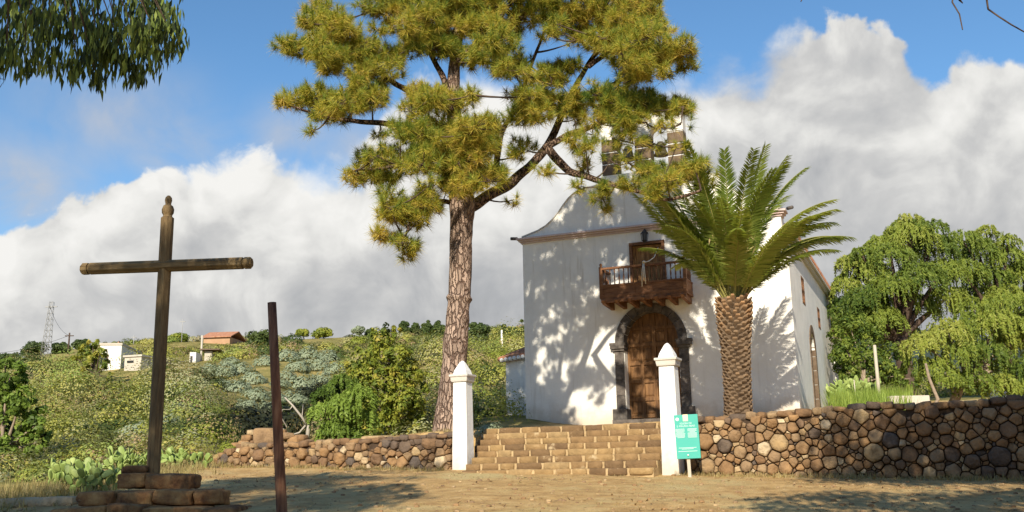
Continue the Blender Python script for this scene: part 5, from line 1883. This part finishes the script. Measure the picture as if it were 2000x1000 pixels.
# ------------------------------------------------------------------ prickly pears
def prickly(p, n0, levels, size, label, group, rng, mat='cactus'):
    mb = MB()
    v0, f0_ = CS3
    v0 = v0 / np.linalg.norm(v0, axis=1)[:, None]

    def pad(base, up_, face, L_, lv):
        up_ = unit(up_)
        face = unit(face - up_ * (face @ up_))
        sd_ = np.cross(up_, face)
        c_ = base + up_ * L_ * .48
        wv = (v0[:, 2] * .5 + .5)
        wscale = .23 + .10 * wv
        pts_ = c_ + v0[:, [0]] * sd_ * (L_ * wscale)[:, None] + v0[:, [1]] * face * L_ * .085 + v0[:, [2]] * up_ * L_ * .5
        mb.add(pts_, f0_, float(np.clip(rng.normal(.45 + .08 * (levels - lv), .16), 0, 1)), True)
        if lv > 0:
            for _ in range(rng.integers(1, 3) if lv < levels else rng.integers(2, 4)):
                a = rng.uniform(-1.1, 1.1)
                tip = c_ + sd_ * math.sin(a) * L_ * .32 + up_ * math.cos(a) * L_ * .46
                pad(tip, up_ * .8 + sd_ * math.sin(a) * .9 + rng.normal(0, .25, 3) + (0, 0, .25), face + rng.normal(0, .6, 3), L_ * rng.uniform(.78, 1.02), lv - 1)
    for _ in range(n0):
        o_ = np.array([rng.normal(0, .16), rng.normal(0, .16), 0]) * size / .3
        pad(np.asarray(p) + o_ - (0, 0, .05), np.array([rng.normal(0, .35), rng.normal(0, .35), 1.0]), rdirs(1, rng)[0] * (1, 1, .1), size * rng.uniform(.85, 1.15), levels)
    o = mb.build('prickly_pear', MAT[mat], None, recalc=False)
    o.data.transform(Matrix.Translation(-Vector([float(q) for q in p])))
    o.location = [float(q) for q in p]
    tag(o, label, 'cactus', group)


rng = np.random.default_rng(13)
PG = 'prickly pears beside the cross plinth'
for px, py, n0, lv, sz, lab in ((125, 955, 11, 2, .20, 'leftmost prickly pear clump on the slope left of the plinth'),
                                (180, 962, 12, 2, .21, 'prickly pear clump in the middle of the patch left of the plinth'),
                                (235, 945, 10, 3, .20, 'tallest prickly pear clump, close behind the left side of the plinth'),
                                (275, 925, 9, 2, .20, 'prickly pear clump right behind the foot of the cross'),
                                (345, 915, 8, 2, .19, 'low prickly pear just right of the cross foot'),
                                (385, 912, 7, 1, .21, 'small pale prickly pear farthest right, near the forecourt edge')):
    prickly(gp(px, py), n0, lv, sz, lab, PG, rng)
for px, Y, lab in ((1660, 38, 'grey green prickly pear beside the far church corner'), (1685, 37, 'grey green prickly pear between church and utility pole'), (1712, 38, 'grey green prickly pear at the utility pole foot')):
    prickly(gat(px, Y) + (0, 0, .3), 6, 2, .36, lab, 'prickly pears behind the right wall', rng)

# ------------------------------------------------------------------ houses, mast and poles on the ridge
def house(name, label, px0, px1, py_top, Y, mats, depth=7.0, rz=0.0, flat=True, cat='house', sink=2.0):
    Y = gp((px0 + px1) / 2, Y)[1]
    a, b_ = at(px0, py_top, Y), at(px1, py_top, Y)
    w = b_[0] - a[0]
    zt_ = a[2] * .5 + b_[2] * .5
    c_ = np.array([(a[0] + b_[0]) / 2, Y, 0])
    zb_ = min(Hs(a[0], Y), Hs(b_[0], Y)) - sink
    root = empty(name, (c_[0], c_[1], zb_), label, cat, rz=rz)
    R = np.array(Matrix.Rotation(rz, 3, 'Z'))

    def P3(x, y, z):
        return np.array([c_[0], c_[1], 0]) + R @ np.array([x, y, 0]) + np.array([0, 0, z])
    MB().box(P3(0, depth / 2, (zb_ + zt_) / 2), (w, depth, zt_ - zb_), R=R).build('wall', MAT[mats[0]], root)
    return root, P3, w, zt_, zb_, R


root, P3, w, zt_, zb_, R = house('house', 'white flat-roofed house behind the brownish pine on the ridge', 197, 237, 674, 722, ['housewhite'], 6, .12)
MB().box(P3(0, 3, zt_ + .08), (w + .12, 6.12, .16), R=R).build('roof_slab', MAT['concrete'], root)
MB().prism(lambda s, z, d: P3(s, d, z), [(-w / 2, zt_ + .16), (w / 2 - 1.0, zt_ + .16), (-w / 4, zt_ + .75)], 3.5, 6.0).build('tiled_ridge', MAT['tile'], root)
wn = MB().box(P3(-.5, -.02, zt_ - 1.1), (.7, .06, .8), R=R).build('window', MAT['soffit'], root)
MB().box(P3(-.5, -.055, zt_ - 1.1), (.56, .02, .66), R=R).build('pane', MAT['glass'], wn)
root, P3, w, zt_, zb_, R = house('storage_building', 'low pale concrete block building with a dark vent, left of the cross', 241, 279, 697, 724, ['concrete'], 9, -.28)
MB().box(P3(0, 4.5, zt_ + .07), (w + .2, 9.2, .14), R=R).build('roof_slab', MAT['concrete'], root)
MB().box(P3(-.2, -.02, zt_ - .35), (.55, .05, .16), R=R).build('vent', MAT['iron'], root)
MB().box(P3(0, -.03, zt_ - 1.55), (w + .06, .06, .08), R=R).build('ledge', MAT['soffit'], root)
root, P3, w, zt_, zb_, R = house('farmhouse', 'long farmhouse with an orange tiled roof on the skyline right of the cross', 397, 450, 659, 671, ['houseochre'], 5, -.1)
MB().prism(lambda s, z, d: P3(d, s, z), [(-.3, zt_ - .02), (2.5, zt_ + .95), (5.3, zt_ - .02), (5.3, zt_ + .1), (2.5, zt_ + 1.07), (-.3, zt_ + .1)], -w / 2 - .25, w / 2 + .25).build('roof', MAT['tile'], root)
root, P3, w, zt_, zb_, R = house('hut', 'narrow white hut wall beside the track below the farmhouse', 371, 383, 688, 708, ['housewhite'], 1.2, 0, sink=.5)
MB().box(P3(-.1, -.03, zt_ - .55), (.16, .05, .5), R=R).build('window', MAT['iron'], root)
root, P3, w, zt_, zb_, R = house('hut', 'small cream hut with brown awning right of the slim pale post', 400, 414, 686, 704, ['concrete'], 1.5, .1, sink=.5)
MB().box(P3(.15, .6, zt_ + .12), (w + 1.0, 2.0, .08), R=R).build('awning', MAT['soffit'], root)


def post(name, label, px, py0, py1, Y, r, mat, arm=0.0, cat='pole', group=None):
    if Y > 90:
        Y = min(gp(px, py0)[1], RIDGE)
    t = at(px, py1, Y)
    b0 = np.array([t[0], Y, Hs(t[0], Y) - .3])
    root = empty(name, b0, label, cat, group)
    MB().tube([b0, t], [r, r * .75], 8).build('shaft', MAT[mat], root)
    if arm:
        MB().box(t - (0, 0, .35), (arm, .1, .1)).build('cross_arm', MAT[mat], root)
    return t


post('utility_pole', 'slim pale post before the orange roofed farmhouse', 395, 705, 655, 119, .10, 'concrete')
w1 = post('utility_pole', 'dark wooden power pole on the skyline between mast and white house', 136, 690, 650, 130, .12, 'bark_dark', 1.0)
w2 = post('utility_pole', 'thin grey power pole on the skyline left of the cross', 262, 672, 654, 146, .08, 'steel', .8)
post('antenna', 'faint thin antenna rising from the ridge right of the cross', 357, 660, 623, 149, .06, 'steel', .7, 'antenna')
post('utility_pole', 'slender white post on the slope between pine trunk and church', 980, 690, 645, 100, .09, 'housewhite')
post('utility_pole', 'grey concrete pole behind the wall in front of the pepper trees', 1708, 790, 674, 36, .075, 'post')
post('leaning_stake', 'thin pale stake behind the wall between church and grey pole', 1668, 780, 742, 36, .025, 'post', cat='stake')
w0 = at(-60, 690, 128)
mb = MB()
for a, b_ in ((w0, w1 - (0, 0, .3)), (w1 - (0, 0, .3), at(98, 600, 126)), (w2 - (0, 0, .3), at(320, 662, 160))):
    q_ = np.linspace(0, 1, 14)[:, None]
    mb.tube(a * (1 - q_) + b_ * q_ - np.array([0, 0, 1.2]) * (q_ * (1 - q_) * 4) * .6, .02, 4)
tag(mb.build('power_line', MAT['iron'], recalc=False), 'thin sagging power lines strung between the ridge poles', 'cable')

# lattice mast
mt, mbp = at(101, 590, 126), gat(97, 126)
mbp = np.array([mt[0] - .25, 126, mbp[2] - .3])
mast = empty('lattice_mast', mbp, 'tall steel lattice mast standing on the ridge at the far left', 'mast')
mb = MB()
hM = mt[2] - mbp[2]
hw = lambda z: .46 - .24 * z / hM
cor_ = lambda i, z: mbp + np.array([(-1, 1, 1, -1)[i] * hw(z) + .25 * z / hM, (-1, -1, 1, 1)[i] * hw(z), z])
for i in range(4):
    mb.tube([cor_(i, 0), cor_(i, hM)], .034, 5)
zz = np.linspace(0, hM, 11)
for z0_, z1_ in zip(zz[:-1], zz[1:]):
    for i in range(4):
        mb.tube([cor_(i, z0_), cor_((i + 1) % 4, z1_)], .02, 4)
        mb.tube([cor_(i, z1_), cor_((i + 1) % 4, z1_)], .022, 4)
mb.build('frame', MAT['steel'], mast)
MB().box(mt - (0, 0, .6), (1.5, .12, .12)).build('cross_arm', MAT['steel'], mast)

# white walls behind the stone wall on the right
def low_wall(label, px0, px1, py, Y, mat):
    a, b_ = at(px0, py, Y), at(px1, py, Y)
    zb_ = Hs(a[0], Y) - .3
    o = MB().box(((a[0] + b_[0]) / 2, Y, (zb_ + a[2]) / 2), (b_[0] - a[0], .3, a[2] - zb_)).build('low_wall', MAT[mat])
    bv = o.modifiers.new('soft', 'BEVEL')
    bv.width = .02
    tag(o, label, 'wall')


low_wall('low pale grey rendered wall showing above the stone wall beside the grey pole', 1735, 1812, 774, 30, 'concrete')
low_wall('low whitewashed wall under the pepper tree at the right edge', 1936, 2040, 762, 36, 'whitewash')
# grass patch behind the wall
V_, T_ = [], []
for _ in range(1500):
    Y = rng.uniform(29, 40)
    p = gat(rng.uniform(1632, 1790), Y)
    hh = rng.uniform(.3, .9)
    for k in range(3):
        a = rng.uniform(0, 6.28)
        b0 = p + rng.normal(0, .1, 3) * (1, 1, 0)
        s_ = np.array([-math.sin(a), math.cos(a), 0]) * .016
        V_.append(np.stack([b0 - s_, b0 + s_, b0 + np.array([math.cos(a) * hh * .4, math.sin(a) * hh * .4, hh])]))
        T_.append(rng.uniform(.3, 1))
tag(poly_mesh('tall_grass', np.array(V_), np.array(T_), MAT['pepper_bright']), 'tall fresh grass behind the wall right of the church', 'grass', kind='stuff')

# ------------------------------------------------------------------ gum trees beside the camera: hanging twigs in view, crowns shading the forecourt
def gum_leaves(P_, rng, L_=.15, W_=.034):
    n = len(P_)
    al = unit(np.array([0, 0, -1.0]) + rng.normal(0, .14, (n, 3)))
    N_ = unit(rdirs(n, rng) * (1, 1, .3))
    sd_ = unit(np.cross(al, N_))
    L_ = (L_ * rng.uniform(.7, 1.25, n))[:, None]
    W_ = (W_ * rng.uniform(.8, 1.2, n))[:, None]
    cv_ = sd_ * L_ * rng.uniform(-.28, .28, (n, 1))
    p0 = P_
    p1 = P_ + al * L_ * .4 + cv_ * .6
    p2 = P_ + al * L_ + cv_ * .2
    return np.stack([p0, p1 + sd_ * W_ / 2, p2, p1 - sd_ * W_ / 2], 1)


def crown_blobs(blobs, rng, dens, L_, W_):
    out = []
    for x, y, z, r in blobs:
        x += (.2586 - math.tan(SUN_AZ)) * max(15 - y, 0)
        n = int(dens * r ** 2)
        nc = max(5, n // 40)
        cc = np.array([x, y, z]) + rdirs(nc, rng) * r * rng.uniform(.3, 1, (nc, 1)) * (1, 1, .8)
        w = rng.integers(0, nc, n)
        out.append(gum_leaves(cc[w] + rng.normal(0, .22, (n, 3)), rng, L_, W_))
    return np.concatenate(out)


rng = np.random.default_rng(41)
GY = 8.2
spray = """20,10,30 60,30,34 100,10,34 130,45,34 170,15,36 200,40,36 240,10,36 280,25,34 310,8,20 40,70,34 80,80,30 15,90,26 110,70,24 150,70,32 190,80,36 230,75,34 270,70,30 300,60,34 330,55,20 340,75,16
60,105,24 30,115,20 150,110,24 155,140,14 185,110,24 215,110,26 240,120,24 262,115,22 290,90,26 320,100,22 250,135,14 188,148,8 100,105,18 8,125,14 50,128,12 325,20,14"""
SB = [tuple(float(q) for q in t.split(',')) for t in spray.split()]
LV, LT = [], []
gum_nodes = []
for px, py, pr_ in SB:
    C = at(px, py, GY + rng.uniform(-.5, .5))
    R0 = pr_ * GY / F_PX
    n = int(14 + 3.0 * pr_)
    nc = max(3, int(pr_ / 4.5))
    tips_ = C + rng.normal(0, .55, (nc, 3)) * R0 * (1, 2.2, 1) + (0, 0, R0 * .45)
    P_ = tips_[rng.integers(0, nc, n)] + rng.normal(0, 1, (n, 3)) * (.035, .035, .06)
    v = gum_leaves(P_, rng, .13, .027)
    LV.append(v)
    LT.append(np.clip(rng.normal(.45, .25, n), 0, 1))
    gum_nodes.append(C)
for px, py, pr_ in [(q[0] + rng.uniform(-60, 0), q[1] - rng.uniform(60, 330), 60) for q in SB[:24]]:
    C = at(px, py, GY + 1.2 + rng.uniform(-.6, .6))
    n = 60
    P_ = C + rng.normal(0, .16, (n, 3))
    LV.append(gum_leaves(P_, rng))
    LT.append(rng.uniform(0, .6, n))
g1 = np.array([-8.8, 1.0, Hs(-8.8, 1.0)])
gum = empty('gum_tree', g1, 'gum tree whose drooping dark sickle leaves hang into the upper left corner', 'tree')
hub = at(40, -420, GY - 1.2)
MB().tube([g1 - (0, 0, .3), g1 + (0, 0, 1.5), g1 + (.5, .6, 4.0), g1 + (1.0, 1.2, 6.5), g1 + (1.2, 1.4, 10.0)], [.42, .33, .28, .22, .1], 14, rough=.08).build('trunk', MAT['bark_grey'], gum, recalc=False)
mb = MB()
mb.tube([g1 + (.5, .6, 4.0), (g1 + (.5, .6, 4.0)) * .5 + hub * .5 + (0, 0, .3), hub], [.16, .11, .07], 9, rough=.08)
for k in range(0, len(gum_nodes)):
    C = gum_nodes[k]
    m_ = hub * .45 + C * .55 + rng.normal(0, .1, 3) + (0, 0, .25)
    q_ = np.linspace(0, 1, 7)[:, None]
    mb.tube(hub * (1 - q_) ** 2 + 2 * m_ * q_ * (1 - q_) + C * q_ ** 2, np.linspace(.014, .003, 7), 5, cap=False)
mb.tube([at(-30, 150, GY), at(10, 155, GY), at(0, 170, GY + .1), at(-8, 185, GY)], .003, 4)
mb.build('branches', MAT['bark_dark'], gum, recalc=False)
SHADE1 = [(-8.1, 1.8, 9.5, .4), (-8.0, 1.7, 10.4, .5), (-8.1, 1.9, 11.6, .6), (-8.8, 1.6, 10.9, .45), (-5.9, .2, 9.2, .7), (-6.2, 2.4, 8.0, .5), (-9.2, -1.5, 9.6, 1.8), (-7.4, -2.2, 9.4, 1.7), (-10.2, -2.4, 11.0, 2.0), (-6.4, -1.6, 10.6, 1.2), (-8.4, -1.0, 11.8, 1.6)]
cv_ = crown_blobs(SHADE1, rng, 1000, .26, .06)
LV.append(cv_)
LT.append(rng.uniform(.1, .6, len(cv_)))
poly_mesh('crown', np.concatenate(LV), np.concatenate(LT), MAT['gum'], gum)
g2 = np.array([9.6, 4.5, Hs(9.6, 4.5)])
gum2 = empty('gum_tree', g2, 'tree beside the view whose bare thin twigs dangle into the upper right corner', 'tree')
MB().tube([g2 - (0, 0, .3), g2 + (0, 0, 1.5), g2 + (-.4, .4, 4.0), g2 + (-1.2, .8, 6.5), g2 + (-2.0, 1.2, 9.5)], [.42, .33, .28, .22, .1], 14, rough=.08).build('trunk', MAT['bark_grey'], gum2, recalc=False)
mb = MB()
hub2 = at(1960, -330, 8.0)
mb.tube([g2 + (-.4, .4, 4.0), (g2 + (-.4, .4, 4.0)) * .5 + hub2 * .5 + (0, 0, .4), hub2], [.12, .07, .035], 8, rough=.08)
for path in ([(1960, -330), (1900, -160), (1862, -20), (1860, 5), (1874, 28), (1880, 58)], [(1960, -330), (1935, -120), (1926, -10), (1930, 18), (1950, 32), (1975, 48), (2000, 62), (2030, 80)], [(1874, 0), (1880, 6)],
             [(1960, -330), (1700, -140), (1560, -40), (1540, -2)], [(1700, -140), (1600, -50), (1564, 3)]):
    mb.tube([at(px, py, 8.0 + .15 * math.sin(i)) for i, (px, py) in enumerate(path)], np.linspace(.011, .005, len(path)), 5, cap=False)
mb.build('branches', MAT['bark_dark'], gum2, recalc=False)
SHADE2 = [(2.3, 5.4, 8.3, .35), (2.6, 5.5, 9.3, .35), (3.4, 5.4, 7.6, .4), (5.0, 3.6, 9.2, 1.2), (6.4, 3.4, 9.8, 1.4), (7.8, 3.6, 9.2, 1.5), (5.8, 5.6, 9.2, 1.0), (0.9, 4.0, 6.5, .3), (1.7, 4.2, 6.7, .45), (3.2, 5.3, 8.2, .6), (2.7, 5.2, 8.2, .35), (4.2, 5.4, 8.2, .8), (3.6, 5.2, 9.2, .6), (2.4, 5.3, 8.9, .3), (2.9, 5.0, 8.7, .55), (3.8, 5.2, 7.7, .5), (4.7, 4.8, 8.6, 1.0), (5.6, 5.2, 8.2, 1.1), (6.6, 4.8, 8.8, 1.3), (5.2, 4.0, 9.4, 1.1), (7.6, 5.2, 8.0, 1.4),
          (1.2, 3.6, 6.1, .5), (2.2, 4.2, 6.4, .7), (3.2, 4.0, 6.5, .8), (4.2, 4.2, 6.6, .9), (5.4, 3.9, 6.3, 1.1), (6.6, 4.2, 6.6, 1.2), (2.6, 3.0, 6.1, .8), (4.0, 2.6, 6.0, 1.0), (5.6, 2.4, 6.0, 1.2), (7.4, 3.0, 6.4, 1.4),
          (6.6, 5.0, 5.0, 1.5), (8.0, 5.2, 3.6, 1.7), (9.6, 5.4, 6.0, 1.8), (10.4, 3.4, 4.0, 1.8), (7.0, 2.0, 3.6, 1.5), (8.6, 1.0, 5.6, 1.8), (11.4, 5.6, 5.0, 1.8), (12.4, 2.4, 6.0, 2.0), (6.6, -.4, 4.6, 1.6), (9.4, -1.4, 4.2, 1.9), (5.6, -2.6, 5.6, 1.7), (12.6, 5.4, 7.6, 1.9), (8.2, -3.6, 6.4, 2.0)]  # unseen lower leaf masses, added to keep sky light off the right wall
cv_ = crown_blobs(SHADE2, rng, 1300, .26, .06)
poly_mesh('crown', cv_, rng.uniform(.1, .6, len(cv_)), MAT['gum'], gum2)
